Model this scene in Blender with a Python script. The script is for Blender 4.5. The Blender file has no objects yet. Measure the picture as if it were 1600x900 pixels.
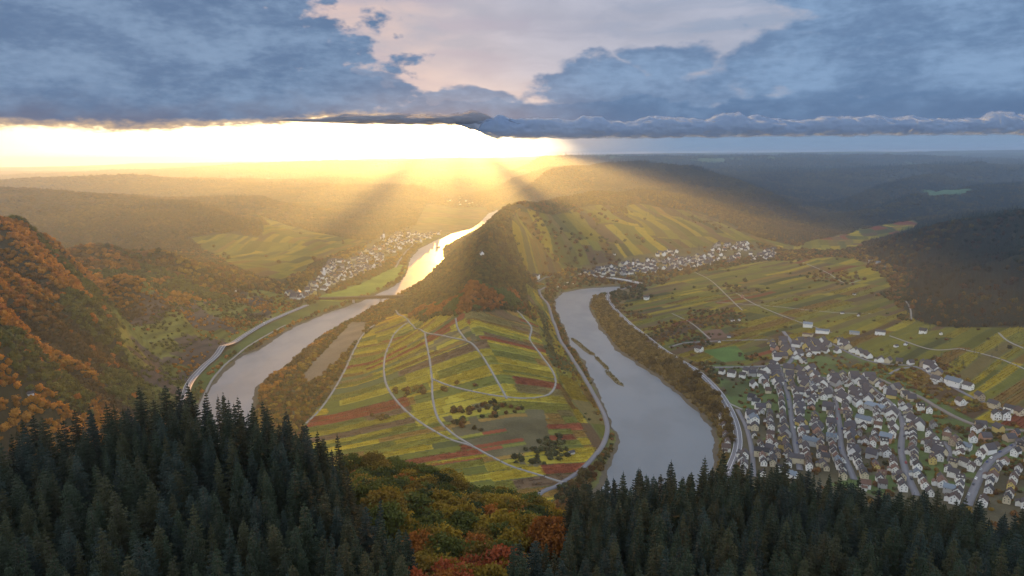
import bpy, math, random
import numpy as np
from mathutils import Vector, Matrix, Euler
random.seed(7); RNG = np.random.default_rng(11)
S = bpy.context.scene
COL = S.collection

# ------------------------------------------------------------------ camera, light, exposure
CAM_Z, F_PX, PITCH, ROLL = 320.0, 1067.0, math.radians(11.0), math.radians(0.5)
SUN_AZ, SUN_EL = math.radians(-4.8), math.radians(2.6)      # azimuth measured from +Y towards +X
cam = bpy.data.objects.new('camera', bpy.data.cameras.new('camera')); COL.objects.link(cam); S.camera = cam
cam.data.sensor_width = 36.0; cam.data.lens = 36.0 * F_PX / 1600.0
cam.data.clip_start = 1.0; cam.data.clip_end = 200000.0
CAMM = Matrix.Rotation(math.pi/2 - PITCH, 3, 'X') @ Matrix.Rotation(-ROLL, 3, 'Z')
cam.matrix_world = Matrix.Translation((0, 0, CAM_Z)) @ CAMM.to_4x4()
CAMN = np.array(CAMM)
S.view_settings.view_transform = 'Standard'; S.view_settings.look = 'None'
S.view_settings.exposure = 1.22; S.view_settings.gamma = 1.0; S.view_settings.use_curve_mapping = False
S.render.engine = 'CYCLES'
cy = S.cycles
cy.use_denoising = True; cy.max_bounces = 5; cy.diffuse_bounces = 2; cy.glossy_bounces = 2
cy.transmission_bounces = 2; cy.volume_bounces = 0; cy.transparent_max_bounces = 6
cy.sample_clamp_indirect = 4.0; cy.caustics_reflective = False; cy.caustics_refractive = False

sun = bpy.data.objects.new('sun', bpy.data.lights.new('sun', 'SUN')); COL.objects.link(sun)
SUN_DIR = Vector((math.sin(SUN_AZ)*math.cos(SUN_EL), math.cos(SUN_AZ)*math.cos(SUN_EL), math.sin(SUN_EL)))
sun.rotation_euler = SUN_DIR.to_track_quat('Z', 'Y').to_euler()
sun.data.energy = 5.0; sun.data.angle = math.radians(0.10); sun.data.color = (1.0, 0.46, 0.085)

# ---- a tiny expression layer over shader Math nodes
class E:
    def __init__(s, nt, sock): s.nt, s.k = nt, sock
    def op(s, o, *a, rev=False, clamp=False):
        n = s.nt.nodes.new('ShaderNodeMath'); n.operation = o; n.use_clamp = clamp
        seq = [s] + list(a)
        if rev: seq = seq[::-1]
        for i, v in enumerate(seq):
            if isinstance(v, E): s.nt.links.new(v.k, n.inputs[i])
            else: n.inputs[i].default_value = v
        return E(s.nt, n.outputs[0])
    def __add__(s, o): return s.op('ADD', o)
    __radd__ = __add__
    def __sub__(s, o): return s.op('SUBTRACT', o)
    def __rsub__(s, o): return s.op('SUBTRACT', o, rev=True)
    def __mul__(s, o): return s.op('MULTIPLY', o)
    __rmul__ = __mul__
    def __truediv__(s, o): return s.op('DIVIDE', o)
    def max(s, o): return s.op('MAXIMUM', o)
    def min(s, o): return s.op('MINIMUM', o)
    def abs(s): return s.op('ABSOLUTE')
    def step(s, a, b):                                   # smoothstep a..b, also for a > b
        n = s.nt.nodes.new('ShaderNodeMapRange'); n.interpolation_type = 'SMOOTHSTEP'
        s.nt.links.new(s.k, n.inputs['Value'])
        if a < b: vals = (a, b, 0.0, 1.0)
        else: vals = (b, a, 1.0, 0.0)
        for q, v in zip(('From Min', 'From Max', 'To Min', 'To Max'), vals): n.inputs[q].default_value = v
        return E(s.nt, n.outputs[0])
def comb(nt, x, y, z):
    n = nt.nodes.new('ShaderNodeCombineXYZ')
    for i, v in enumerate((x, y, z)):
        if isinstance(v, E): nt.links.new(v.k, n.inputs[i])
        else: n.inputs[i].default_value = v
    return n.outputs[0]
def noise(nt, vec, scale=1.0, detail=4.0, rough=0.5, dist=0.0, color=False):
    n = nt.nodes.new('ShaderNodeTexNoise'); n.inputs['Scale'].default_value = scale
    n.inputs['Detail'].default_value = detail; n.inputs['Roughness'].default_value = rough
    n.inputs['Distortion'].default_value = dist
    if vec is not None: nt.links.new(vec, n.inputs['Vector'])
    return n.outputs['Color'] if color else E(nt, n.outputs['Fac'])
def mix(nt, f, a, b, mode='MIX'):
    n = nt.nodes.new('ShaderNodeMix'); n.data_type = 'RGBA'; n.blend_type = mode
    for s_, v in ((n.inputs[0], f), (n.inputs[6], a), (n.inputs[7], b)):
        if isinstance(v, E): nt.links.new(v.k, s_)
        elif isinstance(v, (tuple, list)): s_.default_value = tuple(v) + (1.0,) * (4 - len(v))
        elif isinstance(v, (int, float)): s_.default_value = v
        else: nt.links.new(v, s_)
    return n.outputs[2]

def build_world():
    w = bpy.data.worlds.new('World'); S.world = w; w.use_nodes = True
    nt = w.node_tree; nt.nodes.clear(); L = nt.links.new
    out = nt.nodes.new('ShaderNodeOutputWorld'); bg = nt.nodes.new('ShaderNodeBackground')
    bg.inputs['Strength'].default_value = 0.05; L(bg.outputs[0], out.inputs[0])
    sky = nt.nodes.new('ShaderNodeTexSky'); sky.sky_type = 'NISHITA'; sky.sun_disc = False
    sky.sun_elevation = SUN_EL; sky.sun_rotation = SUN_AZ; sky.air_density = 1.0; sky.dust_density = 2.0; sky.ozone_density = 2.0
    tc = nt.nodes.new('ShaderNodeTexCoord'); sep = nt.nodes.new('ShaderNodeSeparateXYZ'); L(tc.outputs['Generated'], sep.inputs[0])
    X, Y, Z = (E(nt, sep.outputs[i]) for i in range(3))
    DEG = 57.29578
    az = X.op('ARCTAN2', Y) * DEG                        # degrees from +Y
    el = Z.op('ARCSINE') * DEG                           # degrees above the horizon
    # clouds seen at a low angle: stretch sideways, compress upward towards the horizon
    vec = comb(nt, az * 0.10, el * 0.22, 0.0)
    warp = noise(nt, vec, 1.3, 3, 0.5, color=True)
    wsep = nt.nodes.new('ShaderNodeSeparateColor'); L(warp, wsep.inputs[0])
    wx = (E(nt, wsep.outputs[0]) - 0.5); wy = (E(nt, wsep.outputs[1]) - 0.5)
    azw = az + wx * 9.0; elw = el + wy * 3.6
    n1 = noise(nt, comb(nt, az * 0.16 + wx * 0.8, el * 0.42 + wy * 0.9, 3.1), 1.0, 8, 0.55)
    n2 = noise(nt, comb(nt, az * 0.45, el * 0.9, 7.7), 1.0, 7, 0.55)
    n3 = noise(nt, comb(nt, az * 0.05, el * 0.16, 1.7), 1.0, 4, 0.5)
    fine = noise(nt, comb(nt, az * 0.9, el * 2.4, 5.0), 1.0, 8, 0.6)
    def blob(a0, e0, ra, re, soft=0.6):                  # 1 inside an ellipse in az/el
        dx = (azw - a0) * (1 / ra); dy = (elw - e0) * (1 / re)
        return (dx * dx + dy * dy + (n2 - 0.5) * 2.2).step(1.0 + soft, 1.0 - soft)
    # pale high cloud behind everything, peach by the left rim and bluish to the right
    peach = az.step(2, -12)
    pale = mix(nt, peach, (4.6, 5.0, 6.3), (6.6, 5.3, 5.3))
    pale = mix(nt, (n3 + n1).step(0.75, 1.25), pale, (3.4, 3.9, 5.2))
    streak = noise(nt, comb(nt, az * 0.09 + wx * 1.2, el * 0.55 + wy * 0.8, 9.0), 1.0, 7, 0.58).step(0.44, 0.64)
    pale = mix(nt, streak * 0.75, pale, mix(nt, az.step(-8, 14), (3.9, 3.9, 5.2), (2.7, 3.6, 5.2)))
    pale = mix(nt, el.step(1.2, 7) , mix(nt, az.step(4, 24), (7.0, 6.3, 6.2), (2.9, 4.0, 5.9)), pale)
    base = mix(nt, 0.12, pale, sky.outputs[0])
    # grey-blue decks
    deckcol = mix(nt, az.step(-30, 32), (1.5, 2.3, 3.75), (1.6, 3.0, 5.2))
    body = (n1 - 0.5) + (fine - 0.5) * 0.5
    deckcol = mix(nt, body.step(-0.20, 0.24), mix(nt, 0.7, deckcol, (1.1, 1.75, 3.0)), mix(nt, 0.5, deckcol, (3.0, 4.1, 5.7)))
    lowshade = mix(nt, az.step(-25, 20), (1.45, 1.5, 2.2), (0.95, 1.6, 2.9))
    deckcol = mix(nt, (elw + (n2 - 0.5) * 3).step(4.8, 2.2) * 0.8, deckcol, lowshade)
    left = blob(-31, 7.5, 21, 7.5, 0.2).max(blob(-20, 4.6, 12, 2.8, 0.22)).max(blob(-40, 14, 24, 5, 0.3))
    puffs = blob(-12.8, 5.3, 3.8, 1.9, 0.3).max(blob(-4, 4.0, 5.0, 1.5, 0.3)).max(blob(7, 5.3, 4.6, 2.6, 0.3)).max(blob(12.6, 7.4, 3.4, 1.5, 0.35)).max(blob(20.5, 7.0, 3.6, 1.7, 0.35)).max(blob(14, 5.0, 7, 1.8, 0.4))
    band = (elw + (n2 - 0.5) * 2.6).step(4.7, 3.9)
    right = blob(38, 9.6, 17, 6.0, 0.3).max(blob(30, 5.6, 16, 2.6, 0.4)).max(blob(26, 12.5, 8, 2.6, 0.3))
    deck = left.max(puffs * 0.92).max(right * 0.96).max(band)
    over = elw.step(12.5, 17.0) * 0.75 
    deck = deck.max(over)
    col = mix(nt, deck, base, deckcol)
    # the bright slot under the deck
    base_edge = 2.05 + (fine - 0.5) * 1.2 + wy * 1.5 + az.step(-24, -12) * az.step(1, -6) * 0.85
    slot = ((base_edge - el) * 1.0).step(-0.28, 0.30)
    hot = (az + el * 1.1 + wy * 3.0).step(7.2, 1.2)
    rim = ((base_edge + 0.25 - el)).step(-0.5, 0.2) * az.step(9, 1)
    col = mix(nt, rim * 0.85, col, (8.0, 5.4, 2.9))
    slotcol = mix(nt, hot, mix(nt, az.step(2, 15), (5.2, 4.6, 4.5), (2.0, 3.0, 4.5)), mix(nt, az.step(-42, -22), (17, 13.5, 8.0), (40, 30, 17)))
    col = mix(nt, slot, col, slotcol)
    # the glow round the hidden sun
    ddx = (az - (-4.8)) ; ddy = (el - 1.6) * 1.7
    d2 = (ddx * ddx + ddy * ddy)
    core = d2.op('SQRT').step(8.5, 0.3)
    addn = mix(nt, 1.0, col, mix(nt, slot * core, (0, 0, 0), (60, 44, 22)), 'ADD')
    halo = d2.op('SQRT').step(15, 1.0) 
    addn = mix(nt, 1.0, addn, mix(nt, halo * el.step(9, 1.5), (0, 0, 0), (2.1, 1.2, 0.45)), 'ADD')
    # the unseen sky overhead and behind: brightened to light the land and the left river
    addn = mix(nt, el.step(14, 20), addn, mix(nt, az.step(10, -20), (8.6, 10.4, 13.0), (19.0, 16.0, 15.0)))
    addn = mix(nt, el.step(34, 46), addn, (5.0, 6.2, 8.6))
    addn = mix(nt, Y.step(0.25, -0.35) * el.step(-4, 3), addn, (11.0, 12.0, 14.0))
    addn = mix(nt, el.step(-0.6, -3.0), addn, (0.8, 0.9, 1.0))
    dim = nt.nodes.new('ShaderNodeMix'); dim.data_type = 'RGBA'; dim.blend_type = 'MULTIPLY'; dim.inputs[0].default_value = 1.0; L(addn, dim.inputs[6]); dim.inputs[7].default_value = (0.90, 0.90, 0.90, 1); L(dim.outputs[2], bg.inputs['Color'])
    w.cycles.sampling_method = 'MANUAL'; w.cycles.sample_map_resolution = 2048
build_world()

# ------------------------------------------------------------------ tags and mesh helpers
def tag(o, label=None, cat=None, group=None, kind=None):
    if label: o['label'] = label
    if cat: o['category'] = cat
    if group: o['group'] = group
    if kind: o['kind'] = kind
    return o
def link(o, parent=None):
    COL.objects.link(o)
    if parent is not None: o.parent = parent
    return o
def mesh_np(name, verts, faces, mats=(), cols=None, matidx=None, smooth=False):
    """faces: (n,3) or (n,4) int array, or list of lists"""
    me = bpy.data.meshes.new(name)
    verts = np.asarray(verts, dtype=np.float32)
    if isinstance(faces, np.ndarray):
        n, k = faces.shape
        me.vertices.add(len(verts)); me.vertices.foreach_set('co', verts.ravel())
        me.loops.add(n * k); me.loops.foreach_set('vertex_index', faces.astype(np.int32).ravel())
        me.polygons.add(n); me.polygons.foreach_set('loop_start', np.arange(0, n * k, k, dtype=np.int32))
        me.update(calc_edges=True)
    else:
        me.from_pydata([tuple(map(float, v)) for v in verts], [], [tuple(map(int, f)) for f in faces])
    for m in mats: me.materials.append(m)
    if matidx is not None: me.polygons.foreach_set('material_index', np.asarray(matidx, dtype=np.int32))
    if cols is not None:
        a = me.color_attributes.new('albedo', 'FLOAT_COLOR', 'POINT')
        c = np.ones((len(verts), 4), np.float32); c[:, :3] = cols; a.data.foreach_set('color', c.ravel())
    if smooth: me.polygons.foreach_set('use_smooth', np.ones(len(me.polygons), dtype=bool))
    me.update(); return me

# ------------------------------------------------------------------ noise in numpy
def _h(ix, iy, seed):
    n = (ix.astype(np.int64) * 374761393 + iy.astype(np.int64) * 668265263 + seed * 1442695041) & 0xffffffff
    n = ((n ^ (n >> 13)) * 1274126177) & 0xffffffff
    return ((n ^ (n >> 16)) & 0xffff) / 65535.0
def vnoise(x, y, seed=0):
    ix = np.floor(x); iy = np.floor(y); fx = x - ix; fy = y - iy
    fx = fx * fx * fx * (fx * (fx * 6 - 15) + 10); fy = fy * fy * fy * (fy * (fy * 6 - 15) + 10)
    a = _h(ix, iy, seed); b = _h(ix + 1, iy, seed); c = _h(ix, iy + 1, seed); d = _h(ix + 1, iy + 1, seed)
    return (a + (b - a) * fx) * (1 - fy) + (c + (d - c) * fx) * fy
def fbm(x, y, oct=4, seed=0, gain=0.5, ridged=False):
    t = 0; a = 1.0; n = 0
    for o in range(oct):
        v = vnoise(x * 2 ** o + 17.3 * o, y * 2 ** o - 9.1 * o, seed + o)
        if ridged: v = 1 - abs(2 * v - 1)
        t = t + a * v; n += a; a *= gain
    return t / n                                          # 0..1

# ------------------------------------------------------------------ projecting photo measurements on the land
def rays(px, py):
    px = np.asarray(px, float); py = np.asarray(py, float)
    d = np.stack([(px - 800) / F_PX, (450 - py) / F_PX, -np.ones_like(px)], -1)
    return d @ CAMN.T
def at_z(px, py, z):
    d = rays(px, py); t = (z - CAM_Z) / d[..., 2]
    return d * t[..., None] + np.array([0, 0, CAM_Z])
def at_y(px, py, Y):
    d = rays(px, py); t = np.asarray(Y) / d[..., 1]
    return d * t[..., None] + np.array([0, 0, CAM_Z])

# ------------------------------------------------------------------ the land: a height field solved between ridge, spur and valley lines
TH0, TH1, CS = -0.95, 0.95, 0.010
S0, S1 = math.log(40.0), math.log(21000.0)
NT, NS = int((TH1 - TH0) / CS) + 1, int((S1 - S0) / CS) + 1
CT = np.zeros((NS, NT)); CM = np.zeros((NS, NT), bool)
def put(P, over=True):
    """P: list of xyz; rasterise the polyline in log-polar cells"""
    P = np.array(P, float)
    for a, b in zip(P[:-1], P[1:]):
        ra, rb = np.hypot(a[0], a[1]), np.hypot(b[0], b[1])
        n = int(max(abs(math.log(ra / rb)), abs(math.atan2(a[0], a[1]) - math.atan2(b[0], b[1]))) / CS * 1.6) + 2
        q = a + (b - a) * np.linspace(0, 1, n)[:, None]
        i = np.round((np.log(np.hypot(q[:, 0], q[:, 1])) - S0) / CS).astype(int)
        j = np.round((np.arctan2(q[:, 0], q[:, 1]) - TH0) / CS).astype(int)
        ok = (i >= 0) & (i < NS) & (j >= 0) & (j < NT)
        CT[i[ok], j[ok]] = q[ok, 2]; CM[i[ok], j[ok]] = True
def pz(*pts): put([at_z(x, y, z) for x, y, z in pts])     # seen at a pixel, at a known height
def py_(*pts, dz=0): put([at_y(x, y, Y) + np.array([0, 0, dz]) for x, y, Y in pts])   # seen at a pixel, at a known distance
def pv(*pts):                                             # hidden valley: column, distance, height
    out = []
    for x, Y, z in pts:
        u = (x - 800) / F_PX; out.append((u * Y * 1.015, Y, z))
    put(out)

RIV_L = [(-60,900),(150,800),(315,628),(330,605),(350,582),(380,556),(405,547),(430,529),(470,506),(487,500),(510,490),(540,480),(565,471),(590,459),(612,449),(626,440),(636,427),(641,405),(655,389),(682,375),(710,363),(736,357),(750,348),(764,333),(772,331),(776,328)]
RIV_R = [(400,900),(380,700),(394,645),(400,608),(412,592),(440,576),(462,556),(485,537),(505,522),(530,508),(553,497),(580,481),(600,471),(622,460),(641,450),(657,440),(676,424),(690,412),(694,400),(691,388),(712,374),(744,358),(765,345),(775,337),(785,332),(792,329)]
R2_L = [(760,900),(860,850),(915,800),(938,757),(952,732),(966,702),(965,680),(951,650),(938,620),(925,590),(912,562),(893,540),(886,520),(876,500),(868,480),(868,468),(878,458),(905,452),(940,449),(968,448)]
R2_R = [(1000,960),(1060,850),(1100,780),(1114,730),(1117,700),(1110,670),(1090,645),(1060,619),(1030,592),(1000,573),(962,547),(936,512),(920,480),(922,468),(935,460),(955,456),(968,452)]
for bank in (RIV_L, RIV_R, R2_L, R2_R): pz(*[(x, y, 1.5) for x, y in bank])
riv1 = np.array([at_z(x, y, 0)[:2] for x, y in RIV_L] + [at_z(x, y, 0)[:2] for x, y in RIV_R[::-1]])
riv2 = np.array([at_z(x, y, 0)[:2] for x, y in R2_L] + [at_z(x, y, 0)[:2] for x, y in R2_R[::-1]])

# right plain
pz((1165,790,6),(1170,700,6),(1140,610,6),(1060,555,6),(985,500,6),(965,470,6),(1000,455,6),(990,447,5),(1100,440,7),(1250,425,12))
pz((1000,500,8),(1200,470,12),(1350,460,20)); pz((1130,560,9),(1300,530,15),(1450,515,28),(1600,505,45),(1750,500,60))
pz((1200,650,9),(1400,640,15),(1600,640,30),(1750,640,40)); pz((1200,790,9),(1400,800,16),(1600,800,24),(1800,800,30))
pz((850,436,4),(930,425,8),(1050,410,14),(1200,398,18),(1260,392,20)); pz((1220,392,18),(1340,396,24),(1400,430,26),(1420,470,28),(1500,512,42),(1600,506,55),(1700,500,65))
# big vine slope behind the far right village, its shoulder and the plateau behind
py_((792,322,2000),(812,318,2060),(840,318,2200),(880,312,2450),(930,300,2700),(1000,300,2800),(1060,304,2850),(1110,312,2850),(1160,338,2700),(1205,368,2450))
py_((850,262,4000),(930,254,4200),(1000,250,4300),(1060,257,4000),(1120,272,3700),(1200,302,3300),(1245,330,3000),(1290,362,2700))
pv((1240,3300,40),(1290,2900,25),(1330,2650,22),(1355,2300,24)); pv((1240,3300,40),(1215,3900,80),(1180,5000,130))
# right valley spurs
py_((1300,366,2600),(1340,358,2700),(1400,344,2800),(1480,334,2900),(1600,322,3000),(1750,312,3100))
py_((1310,346,3250),(1370,326,3500),(1430,310,3800),(1500,302,4100)); pv((1330,3000,60),(1450,3400,120),(1600,3700,150))
py_((1280,332,3700),(1330,312,4200),(1390,296,4700),(1440,290,5200)); pv((1300,3450,70),(1400,4300,150),(1500,5200,200))
py_((1440,300,4700),(1520,298,4600),(1620,300,4500),(1750,300,4500))
py_((1180,262,6500),(1260,266,6200),(1350,268,6400),(1450,272,6500),(1600,262,6800),(1750,260,6800))
pv((1150,5600,170),(1260,5200,140),(1400,5600,190),(1600,5500,215))
# near right wooded hill
py_((1325,398,2000),(1345,391,1950),(1400,373,1850),(1450,362,1750),(1500,351,1700),(1550,341,1650),(1600,333,1600),(1680,322,1600),(1800,310,1600))
py_((1500,420,1350),(1600,395,1300),(1700,380,1300)); pv((1400,2350,40),(1500,2350,90),(1620,2300,120),(1750,2300,140))
# horizon right
py_((840,246,7500),(900,243,7800),(980,247,7600),(1060,244,8000),(1200,245,8200),(1400,247,8500),(1600,250,8500),(1750,250,8500))
pv((850,5600,190),(1000,5700,200),(1100,5600,190))
py_((780,249,15000),(900,244,14000),(1000,240.5,13500),(1150,239,13000),(1300,237,13000),(1450,238,12800),(1560,241,12500),(1750,241,12500))
py_((760,249,20000),(900,242,19500),(1100,236.5,19000),(1250,235,17500),(1400,234,16000),(1500,232.5,15000),(1600,231,14500),(1760,229.5,14500))
pv((800,17200,230),(1100,16600,200),(1400,15800,200),(1750,15500,200)); pv((850,10500,230),(1200,10800,220),(1700,11000,210))
# peninsula
CREST = [(866,762,4),(835,715,10),(805,655,19),(780,590,36),(758,540,54),(742,500,76),(736,470,98),(740,440,118),(746,405,138),(760,370,156),(776,342,170),(794,322,182)]
pz(*CREST)
pz((742,500,72),(800,486,66),(842,512,44),(852,560,28)); pz((736,470,98),(790,462,92),(826,470,60))
pz((746,405,138),(775,402,126),(805,415,76),(828,436,12)); pz((776,342,170),(815,352,140),(850,385,70),(880,420,10))
pz((668,505,44),(640,520,24),(600,545,13),(560,590,8),(520,650,5)); pz((736,470,98),(690,472,68),(650,486,30),(620,492,12))
pz((430,640,3),(455,600,4),(520,540,5),(560,512,5),(600,490,5),(640,470,5),(662,452,6))
pz((560,690,6),(480,670,4)); pz((740,440,118),(712,432,70),(690,430,10)); pz((760,370,156),(738,374,100),(722,384,20))
pz((850,768,3),(880,752,4),(930,712,4),(948,688,4),(948,660,4),(934,630,4),(908,580,5),(878,540,6),(866,505,6),(858,478,6),(846,458,6),(838,442,6))
# left bank: road foot and village shelf
pz((283,640,8),(290,615,8),(300,596,8),(340,559,8),(390,522,8),(440,494,8),(480,477,9),(530,462,12),(600,445,8)); pz((440,462,12),(500,440,14),(580,405,16),(640,385,12),(700,363,3),(735,353,3))
pz((455,445,24),(500,415,26),(560,392,30),(600,378,28),(680,358,9),(735,346,3))
# steep left wall with its spurs
def spur(*pts): pz(*pts)
spur((-250,330,290),(-120,335,268),(0,345,238),(50,350,225),(80,365,203),(120,390,172),(165,415,146),(215,440,118),(270,470,86),(320,510,48),(345,545,18))
spur((-200,400,235),(-60,405,205),(0,412,189),(28,424,180),(70,440,164),(125,472,136),(160,505,108),(200,560,62),(230,610,24),(262,650,9))
spur((-220,420,215),(0,442,173),(45,470,154),(95,502,126),(130,540,98),(170,590,62),(215,640,28))
spur((-200,470,185),(0,490,148),(60,548,112),(120,600,78),(150,640,58),(200,700,26))
spur((120,386,150),(170,385,142),(210,392,130),(260,402,112),(330,425,80),(380,444,52),(430,456,22))
spur((50,430,140),(140,450,104),(190,490,70),(240,550,34),(270,600,14))
spur((120,420,128),(230,460,76),(290,510,34),(320,540,16)); spur((200,405,112),(300,440,62),(370,470,28))
# side valley behind it, far left hills
pv((-100,1900,50),(50,2000,45),(200,2000,38),(330,2050,30),(430,2150,25)); pv((450,2600,30),(380,2800,70),(330,3300,140))
py_((-150,300,3000),(0,300,3000),(60,300,3000),(140,304,2950),(220,312,2900),(290,318,2800),(340,332,2600),(400,352,2400),(450,372,2250),(500,390,2150))
py_((280,312,3500),(330,306,3500),(375,306,3450),(420,320,3250),(470,340,3050),(520,358,2850),(570,372,2600))
py_((-150,288,5000),(0,286,5000),(60,283,5000),(150,278,5200),(185,277,5200),(250,281,5100),(330,285,5000),(420,290,4900)); pv((-100,3900,40),(150,4000,40),(300,4200,45),(420,4100,50),(500,3700,60),(560,3400,40),(640,3500,20),(700,3900,12))
py_((450,300,4500),(500,292,4700),(560,291,4800),(630,290,4800),(662,296,4700),(695,312,4500),(732,330,4300),(752,337,4150)); pv((705,4700,22),(712,5000,22))
pv((560,6200,110),(700,5500,40),(760,5200,20),(790,6500,60),(770,8500,90))
py_((330,266,9500),(400,259,9500),(460,262,9200),(540,255,10500),(620,250,15000),(690,249,15500),(745,248,15500),(800,250,13500),(850,250,11000))
pv((-100,6800,40),(200,7000,50),(400,6800,60),(560,7600,90)); py_((800,285,5200),(830,272,5600),(870,262,5600)); pv((800,3400,40),(790,4300,30))
py_((-150,258,18500),(0,257.5,18500),(200,256,18500),(400,254,19000),(600,251.5,19500),(760,249,20000)); pv((-150,12000,90),(100,12000,80),(300,12000,90)); pv((600,9500,120),(700,9500,110),(790,9500,120))
# the wooded shoulder the camera hangs above (tree tops are seen, the ground is 20 m lower)
py_((-400,640,175),(-150,640,175),(0,638,175),(150,634,175),(300,640,172),(400,665,165),(500,700,160),(560,750,160), dz=-15)
py_((860,840,160),(930,800,165),(1000,782,170),(1100,762,175),(1200,762,175),(1300,784,175),(1450,812,175),(1600,818,175),(1750,820,175),(2000,820,175), dz=-13)
py_((-500,900,100),(0,900,100),(300,905,100),(560,915,104), dz=-19); py_((860,925,104),(1000,905,100),(1300,900,100),(1600,900,100),(2100,900,100), dz=-19)
py_((540,715,245),(620,738,250),(700,765,245),(790,790,240),(860,812,225), dz=-5); py_((600,800,185),(700,850,165),(800,880,160), dz=-7); py_((620,890,140),(700,915,130),(820,930,130), dz=-9)
pv((-400,235,190),(0,240,190),(300,235,180),(450,235,170),(520,290,150),(700,300,130),(860,280,125),(950,235,150),(1300,240,160),(1700,240,160),(2000,240,160))
pv((-400,430,60),(0,430,40),(200,420,12),(800,430,3),(1000,430,3),(1150,450,5),(1700,480,12),(2100,480,30))
put([(-50, 45, 236), (0, 42, 236), (50, 45, 236)])

def solve():
    z = CT.copy(); z[~CM] = np.nan
    # coarse to fine
    levels = [16, 8, 4, 2, 1]; prev = None
    for lv in levels:
        hs, ht = (NS + lv - 1) // lv, (NT + lv - 1) // lv
        pad = np.zeros((hs * lv, ht * lv)); pm = np.zeros_like(pad); pad[:NS, :NT] = np.where(CM, CT, 0); pm[:NS, :NT] = CM
        s = pad.reshape(hs, lv, ht, lv).sum((1, 3)); m = pm.reshape(hs, lv, ht, lv).sum((1, 3))
        fix = m > 0; val = np.where(fix, s / np.maximum(m, 1), 0)
        if prev is None: g = np.where(fix, val, val[fix].mean())
        else:
            ii = np.clip((np.arange(hs) + .5) / 2 - .5, 0, prev.shape[0] - 1); jj = np.clip((np.arange(ht) + .5) / 2 - .5, 0, prev.shape[1] - 1)
            i0 = np.floor(ii).astype(int); i1 = np.minimum(i0 + 1, prev.shape[0] - 1); fi = (ii - i0)[:, None]
            j0 = np.floor(jj).astype(int); j1 = np.minimum(j0 + 1, prev.shape[1] - 1); fj = (jj - j0)[None]
            g = (prev[i0][:, j0] * (1 - fj) + prev[i0][:, j1] * fj) * (1 - fi) + (prev[i1][:, j0] * (1 - fj) + prev[i1][:, j1] * fj) * fi
            g = np.where(fix, val, g)
        for _ in range({16: 600, 8: 400, 4: 250, 2: 150, 1: 90}[lv]):
            p = np.pad(g, 1, mode='edge')
            g = np.where(fix, val, 0.25 * (p[:-2, 1:-1] + p[2:, 1:-1] + p[1:-1, :-2] + p[1:-1, 2:]))
        prev = g
    g = prev
    for _ in range(2):
        p = np.pad(g, 1, mode='edge'); g = 0.5 * g + 0.125 * (p[:-2, 1:-1] + p[2:, 1:-1] + p[1:-1, :-2] + p[1:-1, 2:])
    return g
G = solve()
def in_poly(x, y, poly):
    poly = np.asarray(poly); out = np.zeros(np.shape(x), bool)
    bx = (x > poly[:, 0].min()) & (x < poly[:, 0].max()) & (y > poly[:, 1].min()) & (y < poly[:, 1].max())
    X, Y = x[bx], y[bx]; r = np.zeros(X.shape, bool)
    for (x1, y1), (x2, y2) in zip(poly, np.roll(poly, -1, 0)):
        if y1 == y2: continue
        c = (y1 > Y) != (y2 > Y)
        r ^= c & (X < (x2 - x1) * (Y - y1) / (y2 - y1) + x1)
    out[bx] = r; return out
def dist_poly(x, y, poly, reach=1e9, closed=True):
    poly = np.asarray(poly); d = np.full(np.shape(x), 1e9)
    seg = list(zip(poly, np.roll(poly, -1, 0))) if closed else list(zip(poly[:-1], poly[1:]))
    bx = (x > poly[:, 0].min() - reach) & (x < poly[:, 0].max() + reach) & (y > poly[:, 1].min() - reach) & (y < poly[:, 1].max() + reach)
    X, Y = x[bx], y[bx]; dd = np.full(X.shape, 1e9)
    for a, b in seg:
        v = b - a; t = np.clip(((X - a[0]) * v[0] + (Y - a[1]) * v[1]) / (v @ v + 1e-9), 0, 1)
        dd = np.minimum(dd, np.hypot(X - a[0] - t * v[0], Y - a[1] - t * v[1]))
    d[bx] = dd; return d
def base_h(x, y):
    i = np.clip((np.log(np.hypot(x, y)) - S0) / CS, 0, NS - 1.001); j = np.clip((np.arctan2(x, y) - TH0) / CS, 0, NT - 1.001)
    i0 = i.astype(int); j0 = j.astype(int); fi = i - i0; fj = j - j0
    return (G[i0, j0] * (1 - fj) + G[i0, j0 + 1] * fj) * (1 - fi) + (G[i0 + 1, j0] * (1 - fj) + G[i0 + 1, j0 + 1] * fj) * fi
def full_h(x, y):
    z = base_h(x, y); r = np.hypot(x, y)
    steep = np.clip((z - 22) / 70, 0, 1) * np.clip((r - 330) / 300, 0, 1)
    lf = np.clip((-x - 290) / 200, 0, 1) * np.clip((1900 - y) / 500, 0, 1)                 # gullied wall on the left
    n = (fbm(x / 520, y / 520, 4, 3, ridged=True) - 0.5) * 36 * np.clip((r - 1300) / 1200, 0, 1)
    n += (fbm(x / 120, y / 120, 4, 9) - 0.5) * 16
    a = 0.55; xr = x * math.cos(a) + y * math.sin(a); yr = -x * math.sin(a) + y * math.cos(a)
    n += lf * (fbm(xr / 260, yr / 62, 4, 21, ridged=True) - 0.5) * 32
    z = z + n * steep
    z = z + (fbm(x / 2200, y / 2200, 4, 5, ridged=True) - 0.55) * 110 * np.clip((r - 4500) / 5000, 0, 1) * np.clip((24000 - r) / 9000, 0, 1)
    z = np.where((z > 300) & (r > 700), 300 + 45 * (1 - np.exp(-(z - 300) / 45)), z)
    flat = np.clip(1 - (z - 2) / 60, 0.0, 1)
    return np.maximum(z, 1.2) + (fbm(x / 60, y / 60, 3, 33) - 0.5) * 1.0 * flat

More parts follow.
